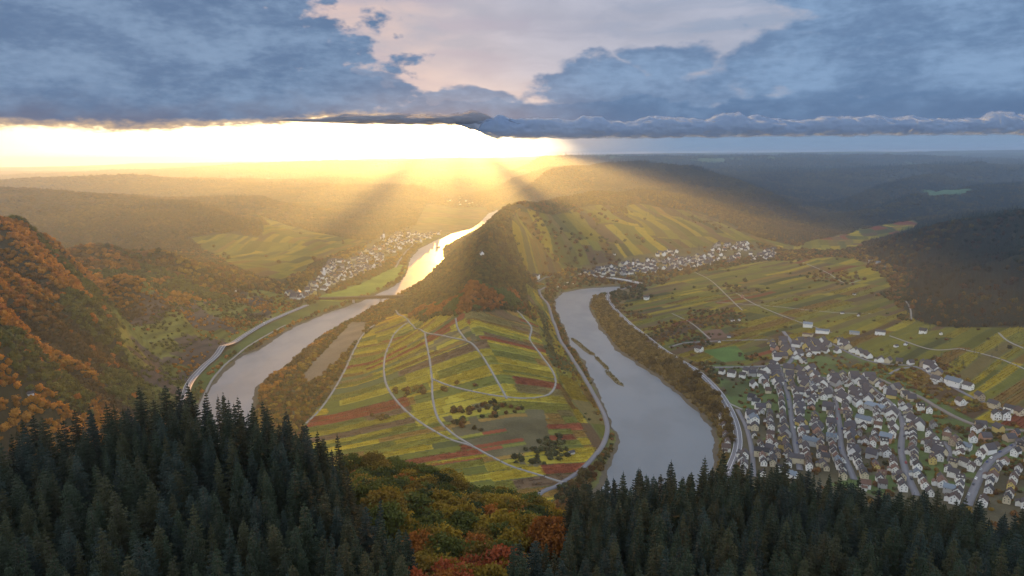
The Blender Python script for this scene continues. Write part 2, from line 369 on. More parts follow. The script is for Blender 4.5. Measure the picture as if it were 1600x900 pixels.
# final mesh rows: dense where the valley is
DT = 0.0019
def rows():
    r = []
    for a, b, st in ((40, 330, 0.012), (330, 560, 0.005), (560, 3300, 0.0019), (3300, 9000, 0.0030), (9000, 21000, 0.005)):
        n = int(math.log(b / a) / st); r += list(np.log(a) + np.arange(n) * (math.log(b / a) / n))
    return np.array(r + [math.log(21000)])
RS = rows()
TH = np.concatenate([np.arange(-0.95, -0.72, 0.006), np.arange(-0.72, 0.72, DT), np.arange(0.72, 0.951, 0.006)])
RR, TT = np.exp(RS)[:, None], TH[None]
VX, VY = RR * np.sin(TT), RR * np.cos(TT)
VZ = full_h(VX, VY)
BANK = np.minimum(dist_poly(VX, VY, riv1, 40), dist_poly(VX, VY, riv2, 40))
INR = in_poly(VX, VY, riv1) | in_poly(VX, VY, riv2)
wob = (fbm(VX / 22, VY / 22, 3, 71) - 0.5) * 9
SD = np.where(INR, -BANK, BANK) + wob                      # signed distance to the shore, ragged
VZ = np.where(SD < 0, np.maximum(-3.0, SD * 0.5), np.where(SD < 30, np.minimum(VZ, 0.25 + SD * 0.22 + VZ * np.clip(SD / 30, 0, 1)), VZ))
def land(x, y):
    x = np.asarray(x, float); y = np.asarray(y, float)
    i = np.clip(np.interp(np.log(np.hypot(x, y)), RS, np.arange(len(RS))), 0, len(RS) - 1.001)
    j = np.clip(np.interp(np.arctan2(x, y), TH, np.arange(len(TH))), 0, len(TH) - 1.001)
    i0 = i.astype(int); j0 = j.astype(int); fi = i - i0; fj = j - j0
    return (VZ[i0, j0] * (1 - fj) + VZ[i0, j0 + 1] * fj) * (1 - fi) + (VZ[i0 + 1, j0] * (1 - fj) + VZ[i0 + 1, j0 + 1] * fj) * fi
def hit(pts, start=340.0):
    """where the sight line of each photo position meets the land"""
    P = np.asarray(pts, float); d = rays(P[:, 0], P[:, 1]); d = d / d[:, 1:2]
    ys = np.exp(np.linspace(math.log(start), math.log(20500), 2600))
    res = np.full(len(P), np.nan); lo = np.full(len(P), start)
    for k in range(0, len(P), 400):
        q = d[k:k + 400]; x = q[:, :1] * ys; z = CAM_Z + q[:, 2:3] * ys
        under = z < np.maximum(land(x, np.broadcast_to(ys, x.shape)), 0.0)
        f = under.argmax(1); ok = under.any(1); b = ys[f]; a = ys[np.maximum(f - 1, 0)]
        for _ in range(12):
            m = (a + b) / 2; u = CAM_Z + q[:, 2] * m < np.maximum(land(q[:, 0] * m, m), 0.0)
            b = np.where(u, m, b); a = np.where(u, a, m)
        res[k:k + 400] = np.where(ok, b, 19000)
    out = d * res[:, None]; out[:, 2] += CAM_Z
    return out
def H2(pts): return hit(pts)[:, :2]

# ------------------------------------------------------------------ materials
def newmat(name):
    m = bpy.data.materials.new(name); m.use_nodes = True
    nt = m.node_tree; b = nt.nodes['Principled BSDF']; b.inputs['Specular IOR Level'].default_value = 0.25
    b.inputs['Roughness'].default_value = 0.85
    return m, nt, b
def plain(name, col, rough=0.8, var=0.25, scale=0.6, spec=0.25, metal=0.0):
    m, nt, b = newmat(name); tc = nt.nodes.new('ShaderNodeTexCoord')
    n = noise(nt, tc.outputs['Object'], scale, 5, 0.6)
    f = n * (2 * var) + (1 - var)
    nt.links.new(mix(nt, 1.0, col, comb(nt, f, f, f), 'MULTIPLY'), b.inputs['Base Color'])
    b.inputs['Roughness'].default_value = rough; b.inputs['Specular IOR Level'].default_value = spec; b.inputs['Metallic'].default_value = metal
    return m
def object_tint(name, rough=0.8, var=0.15, scale=0.5, inst=False, trans=0.0, bump=0.0):
    """base colour = the object's own colour (or the instance's tint) with fine variation"""
    m, nt, b = newmat(name)
    if inst:
        a = nt.nodes.new('ShaderNodeAttribute'); a.attribute_type = 'INSTANCER'; a.attribute_name = 'tint'; c = a.outputs['Color']
    else:
        a = nt.nodes.new('ShaderNodeObjectInfo'); c = a.outputs['Color']
    tc = nt.nodes.new('ShaderNodeTexCoord')
    n = noise(nt, tc.outputs['Object'], scale, 3, 0.6)
    n2 = noise(nt, tc.outputs['Object'], scale * 5, 2, 0.6)
    f = (n * 0.7 + n2 * 0.3) * (4 * var) + (1 - 2 * var)
    cc = mix(nt, 1.0, c, comb(nt, f, f, f * 0.92), 'MULTIPLY')
    nt.links.new(cc, b.inputs['Base Color']); b.inputs['Roughness'].default_value = rough
    b.inputs['Specular IOR Level'].default_value = 0.15
    if trans:
        t = nt.nodes.new('ShaderNodeBsdfTranslucent'); nt.links.new(cc, t.inputs[0])
        ms = nt.nodes.new('ShaderNodeMixShader'); ms.inputs[0].default_value = trans
        nt.links.new(b.outputs[0], ms.inputs[1]); nt.links.new(t.outputs[0], ms.inputs[2])
        nt.links.new(ms.outputs[0], nt.nodes['Material Output'].inputs[0])
    return m
M_leaf = object_tint('leaf', trans=0.3, var=0.22, scale=0.5)
M_leaf_i = object_tint('leaf_wood', inst=True, trans=0.25, var=0.22, scale=0.35)
M_needle = object_tint('needle', trans=0.1, var=0.2, scale=0.4)
M_needle_i = object_tint('needle_wood', inst=True, trans=0.1, var=0.2, scale=0.4)
M_bark = plain('bark', (0.06, 0.045, 0.035), 0.9, 0.3, 2.0)
M_asph = plain('asphalt', (0.15, 0.145, 0.15), 0.7, 0.15, 0.05)
M_track = plain('track_gravel', (0.23, 0.215, 0.19), 0.9, 0.2, 0.08)
M_line = plain('road_paint', (0.75, 0.75, 0.72), 0.6, 0.1)
M_wall = object_tint('render_wall', var=0.06, scale=0.8)
M_roof = object_tint('roof_slates', var=0.12, scale=2.0, rough=0.6)
M_wall_i = object_tint('render_wall_far', var=0.06, inst=True)
M_glass = plain('window_glass', (0.03, 0.035, 0.045), 0.15, 0.1, 1.0, 0.5)
M_concrete = plain('concrete', (0.33, 0.31, 0.29), 0.85, 0.15, 0.3)
M_steel = plain('painted_steel', (0.05, 0.038, 0.034), 0.6, 0.2, 0.3)
M_brick = plain('chimney_brick', (0.16, 0.09, 0.07), 0.9, 0.2, 2.0)
M_frame = plain('white_frame', (0.75, 0.75, 0.73), 0.5, 0.05)

def land_material():
    m, nt, b = newmat('land'); a = nt.nodes.new('ShaderNodeAttribute'); a.attribute_name = 'albedo'
    g = nt.nodes.new('ShaderNodeNewGeometry')
    n = noise(nt, g.outputs['Position'], 0.35, 6, 0.7); n2 = noise(nt, g.outputs['Position'], 0.04, 5, 0.6)
    f = (n * 0.6 + n2 * 0.4) * 1.3 + 0.35
    nt.links.new(mix(nt, 1.0, a.outputs['Color'], comb(nt, f, f, f), 'MULTIPLY'), b.inputs['Base Color'])
    b.inputs['Roughness'].default_value = 1.0; b.inputs['Specular IOR Level'].default_value = 0.0
    bp = nt.nodes.new('ShaderNodeBump'); bp.inputs['Strength'].default_value = 0.5; bp.inputs['Distance'].default_value = 1.2
    nt.links.new((n + n2).k, bp.inputs['Height']); nt.links.new(bp.outputs[0], b.inputs['Normal'])
    return m
def water_material():
    m, nt, b = newmat('river_water')
    b.inputs['Base Color'].default_value = (0.085, 0.098, 0.105, 1); b.inputs['Roughness'].default_value = 0.13
    b.inputs['IOR'].default_value = 1.333; b.inputs['Specular IOR Level'].default_value = 0.9
    g = nt.nodes.new('ShaderNodeNewGeometry')
    sc = nt.nodes.new('ShaderNodeMapping'); nt.links.new(g.outputs['Position'], sc.inputs[0]); sc.inputs['Scale'].default_value = (1, 0.6, 1); sc.inputs['Rotation'].default_value = (0, 0, 0.3)
    n = noise(nt, sc.outputs[0], 0.28, 4, 0.6); n2 = noise(nt, sc.outputs[0], 0.016, 4, 0.55)
    r = n2.step(0.42, 0.66) * 0.10 + 0.33
    nt.links.new(r.k, b.inputs['Roughness'])
    bp = nt.nodes.new('ShaderNodeBump'); bp.inputs['Strength'].default_value = 0.30; bp.inputs['Distance'].default_value = 0.35
    nt.links.new((n * (n2.step(0.3, 0.7) * 0.8 + 0.4)).k, bp.inputs['Height']); nt.links.new(bp.outputs[0], b.inputs['Normal'])
    return m

# ------------------------------------------------------------------ land cover: which ground is wood, vineyard, meadow or village
def PP(*pts): return H2(pts)
Z_PEN = PP((483,655),(505,628),(528,602),(548,560),(566,528),(604,498),(622,486),(650,498),(700,494),(738,488),(785,484),(815,490),(838,505),(850,545),(872,580),(905,600),(930,635),(943,665),(940,692),(925,712),(905,735),(878,750),(860,800),(800,830),(700,820),(560,770),(470,690))
Z_FLANK = PP((820,440),(846,458),(856,480),(866,512),(886,550),(915,590),(936,630),(948,665),(944,690),(930,705),(905,660),(880,620),(868,580),(850,545),(838,505),(822,470))
Z_PLAIN = PP((984,505),(970,480),(985,462),(1010,452),(1060,432),(1120,420),(1200,408),(1300,402),(1335,402),(1385,430),(1400,470),(1430,500),(1500,512),(1600,512),(1700,520),(1800,640),(1800,700),(1600,680),(1520,665),(1440,610),(1350,575),(1290,545),(1235,530),(1225,570),(1100,570),(1050,552))
Z_SLOPE = PP((806,325),(836,330),(870,335),(920,322),(1000,318),(1080,330),(1130,345),(1190,372),(1245,385),(1240,392),(1180,380),(1100,385),(1030,400),(960,408),(900,418),(840,432),(812,400),(800,360))
Z_TERR = PP((1205,382),(1240,385),(1290,372),(1345,358),(1420,344),(1450,350),(1400,366),(1340,388),(1260,392))
Z_LEFT = PP((385,330),(430,345),(480,360),(540,372),(583,377),(560,386),(520,400),(490,412),(470,425),(440,436),(400,432),(370,418),(330,398),(300,372),(350,365),(410,372),(420,350))
Z_WALL = PP((225,440),(300,470),(380,455),(470,455),(478,472),(440,492),(390,518),(340,555),(300,592),(285,625),(240,620),(215,590),(190,540),(180,500),(160,470))
Z_NEEF = PP((1110,570),(1225,572),(1235,528),(1290,540),(1350,562),(1450,615),(1520,655),(1650,680),(1750,700),(1800,830),(1150,830),(1160,700),(1140,640))
Z_ALF = PP((905,428),(985,400),(1100,385),(1180,378),(1215,400),(1100,410),(1040,422),(960,436))
Z_BREMM = PP((445,470),(480,445),(500,420),(550,398),(590,372),(640,352),(700,352),(700,362),(650,375),(620,400),(560,430),(500,462))
Z_SHELF = PP((283,640),(298,600),(345,556),(400,515),(480,478),(520,464),(560,452),(600,447),(630,436),(520,486),(470,500),(420,528),(370,556),(330,590),(312,628))
M_BANK_L = PP((395,650),(405,612),(420,592),(450,570),(490,540),(520,515),(560,498),(600,483),(612,490),(590,500),(560,520),(545,560),(520,600),(485,655))
M_MEADOW = PP((500,462),(530,455),(560,445),(600,425),(636,410),(636,425),(620,438),(585,457),(540,472),(500,470))
M_PITCH = PP((1098,548),(1150,540),(1172,562),(1130,566))
M_PITCH2 = PP((1128,598),(1195,594),(1212,608),(1140,620))
M_PALEFIELD = PP((548,503),(577,503),(560,530),(530,560),(500,590),(470,598),(480,575),(510,545))
M_BROWNFIELD = PP((1098,517),(1125,514),(1138,526),(1105,530))
RED = [PP(*q) for q in [((750,545),(800,530),(840,525),(842,533),(800,540),(755,552)), ((560,578),(640,560),(668,545),(668,550),(640,567),(562,585)), ((660,514),(708,502),(710,507),(668,518)), ((780,580),(830,568),(850,566),(852,574),(800,590),(785,590)), ((520,645),(560,628),(612,622),(612,630),(560,640),(530,654)), ((522,664),(580,650),(584,655),(530,670)), ((606,492),(640,482),(652,490),(616,500)), ((845,640),(858,632),(855,652),(842,655))]]
HEATH = [PP(*q) for q in [((665,540),(700,520),(742,512),(745,535),(710,545),(675,550)), ((700,620),(800,640),(850,640),(860,690),(870,705),(840,730),(780,720),(720,690),(690,650))]]
AFAR = PP((1440,300),(1455,297),(1520,297),(1505,304),(1450,306))

xs, ys_, zs = VX.ravel(), VY.ravel(), VZ.ravel()
rr = np.hypot(xs, ys_); sd = SD.ravel()
inz = {k: in_poly(xs, ys_, v) for k, v in dict(pen=Z_PEN, flank=Z_FLANK, plain=Z_PLAIN, slope=Z_SLOPE, terr=Z_TERR, left=Z_LEFT, wall=Z_WALL, neef=Z_NEEF, alf=Z_ALF, bremm=Z_BREMM, shelf=Z_SHELF).items()}
def heading(a, b):
    p, q = H2([a, b]); v = q - p; return math.atan2(v[1], v[0])
def parcels(x, y, ang, width, length, seed, warp=10, skew=0.0):
    c, s = math.cos(ang), math.sin(ang)
    u = x * c + y * s; v = -x * s + y * c + u * skew
    v = v + (fbm(x / 140, y / 140, 2, seed + 50) - 0.5) * warp * 2
    big = np.floor(u / (length * 2.2) + _h(np.floor(v / (width * 6)), np.zeros_like(v), seed + 2) * 3)
    w = width * (0.6 + 0.9 * _h(np.floor(v / (width * 6)), big, seed + 1))
    sid = np.floor(v / w)
    blk = np.floor(u / length + _h(sid, big, seed + 3) * 7)
    k = _h(sid * 31 + np.floor(v / (width * 6)), blk * 17 + big * 5, seed + 4)
    k2 = _h(sid * 7, blk * 3 + big, seed + 9)
    edge = np.minimum(np.abs(v / w - sid), np.abs(v / w - sid - 1)) * w
    return k, k2, edge, u, v
PAL = np.array([(0.33,0.25,0.028),(0.27,0.22,0.030),(0.18,0.17,0.032),(0.12,0.125,0.028),(0.21,0.13,0.035),(0.20,0.060,0.030),(0.125,0.082,0.045),(0.07,0.08,0.03),(0.15,0.12,0.045)])
def pal_pick(k, k2, cum):
    i = np.searchsorted(np.array(cum), k).clip(0, len(PAL) - 1)
    return PAL[i] * (0.8 + 0.4 * k2)[:, None]
def k_heath(x, y):
    return parcels(x, y, A_PEN, 13, 120, 333, 2.5)[0]
def cover(x, y, z, masks):
    n = len(x); c = np.zeros((n, 3))
    f1 = fbm(x / 300, y / 300, 4, 61); f2 = fbm(x / 35, y / 35, 3, 62); r = np.hypot(x, y)
    c[:] = (0.045, 0.040, 0.022); c += (f2 - 0.5)[:, None] * np.array([0.03, 0.022, 0.006])
    # valley floor meadows
    low = (z < 26) & (r > 500); c[low] = np.array([0.10, 0.10, 0.035]) * (0.6 + 0.8 * f2[low])[:, None]
    g = low & (f1 > 0.5); c[g] = np.array([0.12, 0.09, 0.04]) * (0.6 + 0.8 * f2[g])[:, None]
    # far uplands: fields between woods
    k, k2, e, u, v = parcels(x, y, 0.5, 260, 500, 80, 90)
    far = (r > 7000); fld = far & (k > 0.78) & (f1 < 0.6); c[far] = np.array([0.042, 0.044, 0.026]) * (0.7 + 0.7 * k2[far])[:, None]
    c[fld] = np.array([0.09, 0.11, 0.05]) * (0.6 + 0.8 * k2[fld])[:, None]
    def zone(key, ang, width, length, seed, cum, gain=1.0, warp=10):
        m = masks[key]
        if not m.any(): return
        k, k2, e, u, v = parcels(x[m], y[m], ang, width, length, seed, warp)
        cc = pal_pick(k, k2, cum) * gain
        st = fbm(u / 14, v / 2.2, 2, seed + 31); cc = cc * (0.84 + 0.32 * st)[:, None]
        cc[e < 0.9] = (0.09, 0.095, 0.035)
        c[m] = cc
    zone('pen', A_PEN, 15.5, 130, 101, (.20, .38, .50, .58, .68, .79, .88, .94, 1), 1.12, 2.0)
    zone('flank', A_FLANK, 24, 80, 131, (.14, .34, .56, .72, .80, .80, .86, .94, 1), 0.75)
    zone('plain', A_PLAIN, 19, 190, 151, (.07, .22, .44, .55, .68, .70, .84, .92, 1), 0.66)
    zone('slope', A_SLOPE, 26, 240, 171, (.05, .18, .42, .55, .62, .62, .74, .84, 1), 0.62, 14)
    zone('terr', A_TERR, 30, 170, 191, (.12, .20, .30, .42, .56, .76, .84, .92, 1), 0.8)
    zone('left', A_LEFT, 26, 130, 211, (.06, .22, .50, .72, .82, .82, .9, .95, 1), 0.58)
    m = masks['wall']; st = fbm(x / 26, z / 7 + y / 90, 3, 41); st2 = fbm(x / 60, y / 60, 3, 43)
    tz = ((z + (st2 - .5) * 14) / 6.5) % 1.0; c[m] = np.where((st2 + (f2 - .5) * .5 < 0.50)[m, None], np.array([0.15, 0.14, 0.035]), np.array([0.095, 0.070, 0.052])) * (0.5 + 0.9 * st[m] - .28 * (tz[m] < .3))[:, None]
    m = masks['neef']; c[m] = np.where((f1 + (f2 - .5) * .7 > 0.5)[m, None], np.array([0.075, 0.10, 0.035]), np.array([0.085, 0.075, 0.045])) * (0.6 + 0.8 * f2[m])[:, None]
    for kk in ('alf', 'bremm'):
        m = masks[kk]; c[m] = np.array([0.10, 0.09, 0.045]) * (0.6 + 0.8 * f2[m])[:, None]
    m = masks['shelf']; c[m] = np.array([0.075, 0.095, 0.03]) * (0.7 + 0.6 * f2[m])[:, None]
    for poly, colr in ((M_BANK_L, (0.085, 0.075, 0.04)), (M_MEADOW, (0.16, 0.20, 0.04)), (M_PITCH, (0.075, 0.125, 0.035)), (M_PITCH2, (0.06, 0.075, 0.03)), (M_PALEFIELD, (0.17, 0.13, 0.085)), (M_BROWNFIELD, (0.14, 0.085, 0.06)), (AFAR, (0.075, 0.12, 0.065))):
        m = in_poly(x, y, poly); c[m] = np.array(colr) * (0.75 + 0.5 * f2[m])[:, None]
    for poly in HEATH:
        m = in_poly(x, y, poly) & (k_heath(x, y) > 0.45); c[m] = np.array([0.11, 0.095, 0.05]) * (0.6 + 0.8 * f2[m])[:, None]
    return c
A_PEN = heading((540, 590), (668, 542)); A_FLANK = heading((900, 560), (840, 470)); A_PLAIN = heading((1065, 478), (1000, 492)); A_SLOPE = heading((860, 420), (830, 350))
A_TERR = heading((1350, 385), (1325, 362)); A_LEFT = heading((390, 420), (540, 375))
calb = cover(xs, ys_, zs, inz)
sh = (sd < 5) & (sd > -60); calb[sh] = (0.10, 0.085, 0.06)
rock = (zs > 40) & (rr > 500) & (rr < 1900)
nr, ncol = VZ.shape
idx = np.arange(nr * ncol).reshape(nr, ncol)
quads = np.stack([idx[:-1, :-1], idx[:-1, 1:], idx[1:, 1:], idx[1:, :-1]], -1).reshape(-1, 4)[:, ::-1]
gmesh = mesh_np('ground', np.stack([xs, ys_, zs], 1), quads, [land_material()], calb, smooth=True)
ground = link(bpy.data.objects.new('ground', gmesh)); tag(ground, 'wooded valley sides and vineyard flats round the river loop', None, None, 'structure')
# ground under and behind the camera out to the sides
pm = mesh_np('outer_ground', [(-22000,-1200,-14),(22000,-1200,-14),(22000,21400,-14),(-22000,21400,-14)], np.array([[0,1,2,3]]), [plain('outer_land', (0.05,0.05,0.03), 1.0)])
tag(link(bpy.data.objects.new('outer_ground', pm)), 'ground beyond the valley', None, None, 'structure')
# river: one sheet at z = 0 under the banks
def sheet(name, poly, z, mat, lab):
    me = bpy.data.meshes.new(name); me.from_pydata([(p[0], p[1], z) for p in poly], [], [list(range(len(poly)))]); me.materials.append(mat)
    return tag(link(bpy.data.objects.new(name, me)), lab, None, None, 'structure')
MW = water_material()
def grown(poly, g=14):
    p = np.asarray(poly); c = np.roll(p, -1, 0) - np.roll(p, 1, 0); n = np.stack([c[:, 1], -c[:, 0]], 1); n /= np.hypot(*n.T)[:, None] + 1e-9
    area = np.sum(p[:, 0] * np.roll(p[:, 1], -1) - np.roll(p[:, 0], -1) * p[:, 1])
    return p + n * (g if area > 0 else -g)
sheet('river', grown(riv1), 0.0, MW, 'bright left arm of the river reflecting the low sun')
sheet('river', grown(riv2), 0.0, MW, 'grey-blue right arm of the river below the village')

# ------------------------------------------------------------------ roads and tracks
def spline(pts, step=5.0):
    P = np.asarray(pts, float); out = []
    Q = np.vstack([2 * P[0] - P[1], P, 2 * P[-1] - P[-2]])
    for i in range(1, len(Q) - 2):
        n = max(2, int(np.hypot(*(Q[i + 1] - Q[i])[:2]) / step)); t = np.linspace(0, 1, n, endpoint=False)[:, None]
        a, b, c, d = Q[i - 1], Q[i], Q[i + 1], Q[i + 2]
        out.append(0.5 * (2 * b + (c - a) * t + (2 * a - 5 * b + 4 * c - d) * t ** 2 + (3 * b - a - 3 * c + d) * t ** 3))
    return np.vstack(out + [P[-1:]])
ROADS = []
def ribbon_mesh(C, w, off, lift, mat, name):
    T = np.gradient(C, axis=0); N = np.stack([T[:, 1], -T[:, 0]], 1); N /= np.hypot(*N.T)[:, None] + 1e-9
    hs = [land(*(C + N * (off + k * w * 0.6)).T) for k in (-1, -.5, 0, .5, 1)]
    z = np.max(hs, 0); p = np.pad(z, 3, mode='edge'); z = np.maximum(z, sum(p[i:i + len(z)] for i in range(7)) / 7) + lift
    a = C + N * (off - w / 2); b = C + N * (off + w / 2)
    V = np.vstack([np.c_[a, z], np.c_[b, z], np.c_[a, z - 1.2], np.c_[b, z - 1.2]]); n = len(C); i = np.arange(n - 1)
    F = np.vstack([np.stack([i, i + n, i + n + 1, i + 1], 1), np.stack([i + 2 * n, i, i + 1, i + 1 + 2 * n], 1), np.stack([i + n, i + 3 * n, i + 3 * n + 1, i + n + 1], 1)])
    return mesh_np(name, V, F, [mat]), z
def road(name, px, w, label, mat=None, marked=False, lift=0.30):
    C = spline(H2(px), 5.0 if w > 4 else 4.0)
    me, z = ribbon_mesh(C, w, 0, lift, mat or M_asph, name)
    o = tag(link(bpy.data.objects.new(name, me)), label, None, None, 'structure'); ROADS.append((C, w))
    if marked:
        for off in (-w / 2 + 0.5, 0.0, w / 2 - 0.5):
            mm, _ = ribbon_mesh(C, 0.32, off, lift + 0.03, M_line, 'road_marking'); 
            # keep the paint level with the road
            co = np.zeros(len(mm.vertices) * 3, np.float32); mm.vertices.foreach_get('co', co); co = co.reshape(-1, 3); n = len(C)
            co[:n, 2] = z + 0.02; co[n:2 * n, 2] = z + 0.02; co[2*n:3*n, 2] = z + 0.004; co[3*n:, 2] = z + 0.004; mm.vertices.foreach_set('co', co.ravel()); mm.update()
            link(bpy.data.objects.new('road_marking', mm), o)
    return o
road('highway', [(283,640),(289,622),(298,598),(318,575),(340,556),(372,532),(405,511),(440,494),(480,477)], 10, 'grey main road curving along the foot of the left slope', marked=True)
road('path', [(310,640),(318,622),(330,596),(352,570),(385,543),(420,522),(446,508)], 3, 'pale path between the left road and the river', M_track)
road('highway', [(1118,790),(1138,740),(1150,710),(1153,685),(1146,655),(1128,620),(1105,594),(1085,577),(1060,562),(1035,546),(1008,525),(985,507),(966,489),(952,473),(949,463),(958,455)], 9.5, 'wide grey main road bending along the right river bank', marked=True)
road('road', [(958,455),(972,452),(988,447),(1000,443)], 6, 'short road loop up to the right bridge')
road('path', [(1160,640),(1135,628),(1100,606),(1070,590),(1040,574)], 3, 'pale path through the grass beside the right bank', M_track)
road('road', [(820,795),(848,768),(866,762),(882,752),(905,737),(926,716),(942,695),(949,672),(944,650),(930,622),(912,590),(890,555),(872,525),(862,497),(856,478),(844,462),(843,455),(852,449)], 5.5, 'grey lane round the tip and right shore of the peninsula')
road('vineyard_track', [(880,754),(845,743),(800,729),(765,712),(737,697),(700,685),(660,662),(628,636),(606,606),(600,580),(603,553),(614,526),(630,509),(640,503)], 2.9, 'long pale track curving through the middle of the vineyards', M_track)
road('vineyard_track', [(738,697),(708,678),(685,655),(676,622),(675,595),(671,560),(666,535),(664,521)], 2.9, 'pale track branching up the vineyards from the fork', M_track)
road('vineyard_track', [(618,485),(630,494),(640,504),(648,513),(664,520),(700,527),(729,533),(745,545),(765,575),(785,610),(792,624)], 2.9, 'pale track crossing the upper vineyards and turning down the spur', M_track)
road('vineyard_track', [(712,498),(716,515),(729,533)], 2.9, 'short pale link track below the orange trees', M_track)
road('vineyard_track', [(478,662),(500,640),(520,612),(538,580),(553,548),(568,522),(585,508)], 2.9, 'pale track along the left edge of the vineyards', M_track)
road('vineyard_track', [(675,592),(700,602),(740,612),(790,620),(832,622),(858,616),(868,600),(863,580),(845,555),(828,532),(830,512),(815,494),(808,486)], 2.9, 'narrow track looping round the right side of the vineyards', M_track)
road('lane', [(1096,574),(1130,574),(1180,573),(1232,570)], 6, 'side road from the main road to the village')
road('lane', [(1226,574),(1240,556),(1236,535),(1224,518)], 6, 'road climbing out of the village to the yard')
road('lane', [(1045,543),(1070,536),(1100,534),(1140,532),(1200,531)], 4, 'lane between the fields from the right main road')
STREETS = dict(
  west=[(1218,574),(1226,600),(1233,625),(1237,655),(1242,690),(1250,735)],
  middle=[(1285,590),(1298,608),(1306,630),(1312,665),(1315,700),(1335,750)],
  east=[(1345,592),(1370,612),(1400,640),(1411,665),(1408,700),(1415,735),(1432,775)],
  corner=[(1606,684),(1580,700),(1555,715),(1537,735),(1522,765),(1512,790)],
  cross=[(1170,586),(1218,584),(1285,590),(1345,592)],
  dead=[(1475,690),(1482,700),(1484,722)],
  bankside=[(1152,640),(1165,665),(1174,700),(1178,745)])
road('lane', STREETS['west'], 6, 'long left street of the near village')
road('lane', STREETS['middle'], 6, 'middle street of the near village')
road('lane', STREETS['east'], 6.5, 'curving right street of the near village')
road('lane', STREETS['corner'], 7, 'street in the lower right corner of the village')
road('lane', STREETS['cross'], 5, 'cross street along the top of the near village')
road('lane', STREETS['dead'], 5, 'short dead-end street in the right of the village')
road('lane', STREETS['bankside'], 5, 'street beside the main road and the first houses')
road('railway_bed', [(1345,583),(1372,592),(1405,606),(1440,622),(1465,637),(1500,655),(1540,668),(1620,675)], 6, 'brown track bed passing above the village', plain('ballast', (0.17,0.145,0.12), 0.95))
UP = [(1298,536),(1330,553),(1370,567),(1430,573),(1462,590),(1500,611),(1540,630),(1610,652)]
road('lane', UP, 4.5, 'lane behind the upper row of houses')
road('lane', [(1430,573),(1405,577),(1390,585)], 4, 'short lane joining the upper row of houses')
for q in ([(1150,458),(1185,478),(1240,500),(1300,520)], [(1085,425),(1110,438),(1132,458),(1160,485)], [(1050,490),(1080,505),(1110,530)], [(1255,410),(1290,425),(1320,442),(1345,438)],
          [(1412,465),(1422,482),(1424,500)], [(1560,520),(1575,533),(1600,545)], [(1120,472),(1200,478),(1300,488),(1360,490)], [(1500,545),(1560,560),(1620,585)], [(1390,525),(1450,545),(1500,545)]):
    road('field_path', q, 2.6, 'thin pale field path on the right plain', M_track)
road('road', [(905,430),(870,434),(845,438),(830,437)], 5, 'pale road at the foot of the far vineyard slope')
road('road', [(618,418),(628,402),(640,388),(662,372),(690,360)], 5, 'pale road along the left bank village')
ROADPTS = np.vstack([c for c, w in ROADS]); ROADW = np.concatenate([np.full(len(c), w / 2) for c, w in ROADS])
_cell = {}
for i_, (a_, b_) in enumerate(ROADPTS): _cell.setdefault((int(a_ // 12), int(b_ // 12)), []).append(i_)
def off_road(x, y, gap=2.5):
    """true where a point keeps clear of every road"""
    ok = np.ones(len(x), bool)
    for i in range(len(x)):
        cx, cy_ = int(x[i] // 12), int(y[i] // 12)
        for a in (-1, 0, 1):
            for b in (-1, 0, 1):
                for j in _cell.get((cx + a, cy_ + b), ()):
                    if math.hypot(x[i] - ROADPTS[j, 0], y[i] - ROADPTS[j, 1]) < ROADW[j] + gap: ok[i] = False
    return ok

# ------------------------------------------------------------------ haze box and the clouds added to shape the low sun into beams
def haze():
    x0, x1, y0, y1, z0, z1 = -22500, 22500, -1500, 21600, -16, 372
    v = [(x, y, z) for z in (z0, z1) for y in (y0, y1) for x in (x0, x1)]
    f = np.array([[0, 2, 3, 1], [4, 5, 7, 6], [0, 1, 5, 4], [2, 6, 7, 3], [0, 4, 6, 2], [1, 3, 7, 5]])
    m = bpy.data.materials.new('haze'); m.use_nodes = True; nt = m.node_tree; nt.nodes.clear()
    o = nt.nodes.new('ShaderNodeOutputMaterial'); p = nt.nodes.new('ShaderNodeVolumePrincipled')
    p.inputs['Density'].default_value = 8.2e-5; p.inputs['Color'].default_value = (0.66, 0.82, 1.0, 1); p.inputs['Anisotropy'].default_value = 0.63
    nt.links.new(p.outputs[0], o.inputs['Volume'])
    tag(link(bpy.data.objects.new('haze', mesh_np('haze', v, f, [m]))), 'golden evening haze filling the valley', None, None, 'stuff')
haze()
CLD = 39000.0
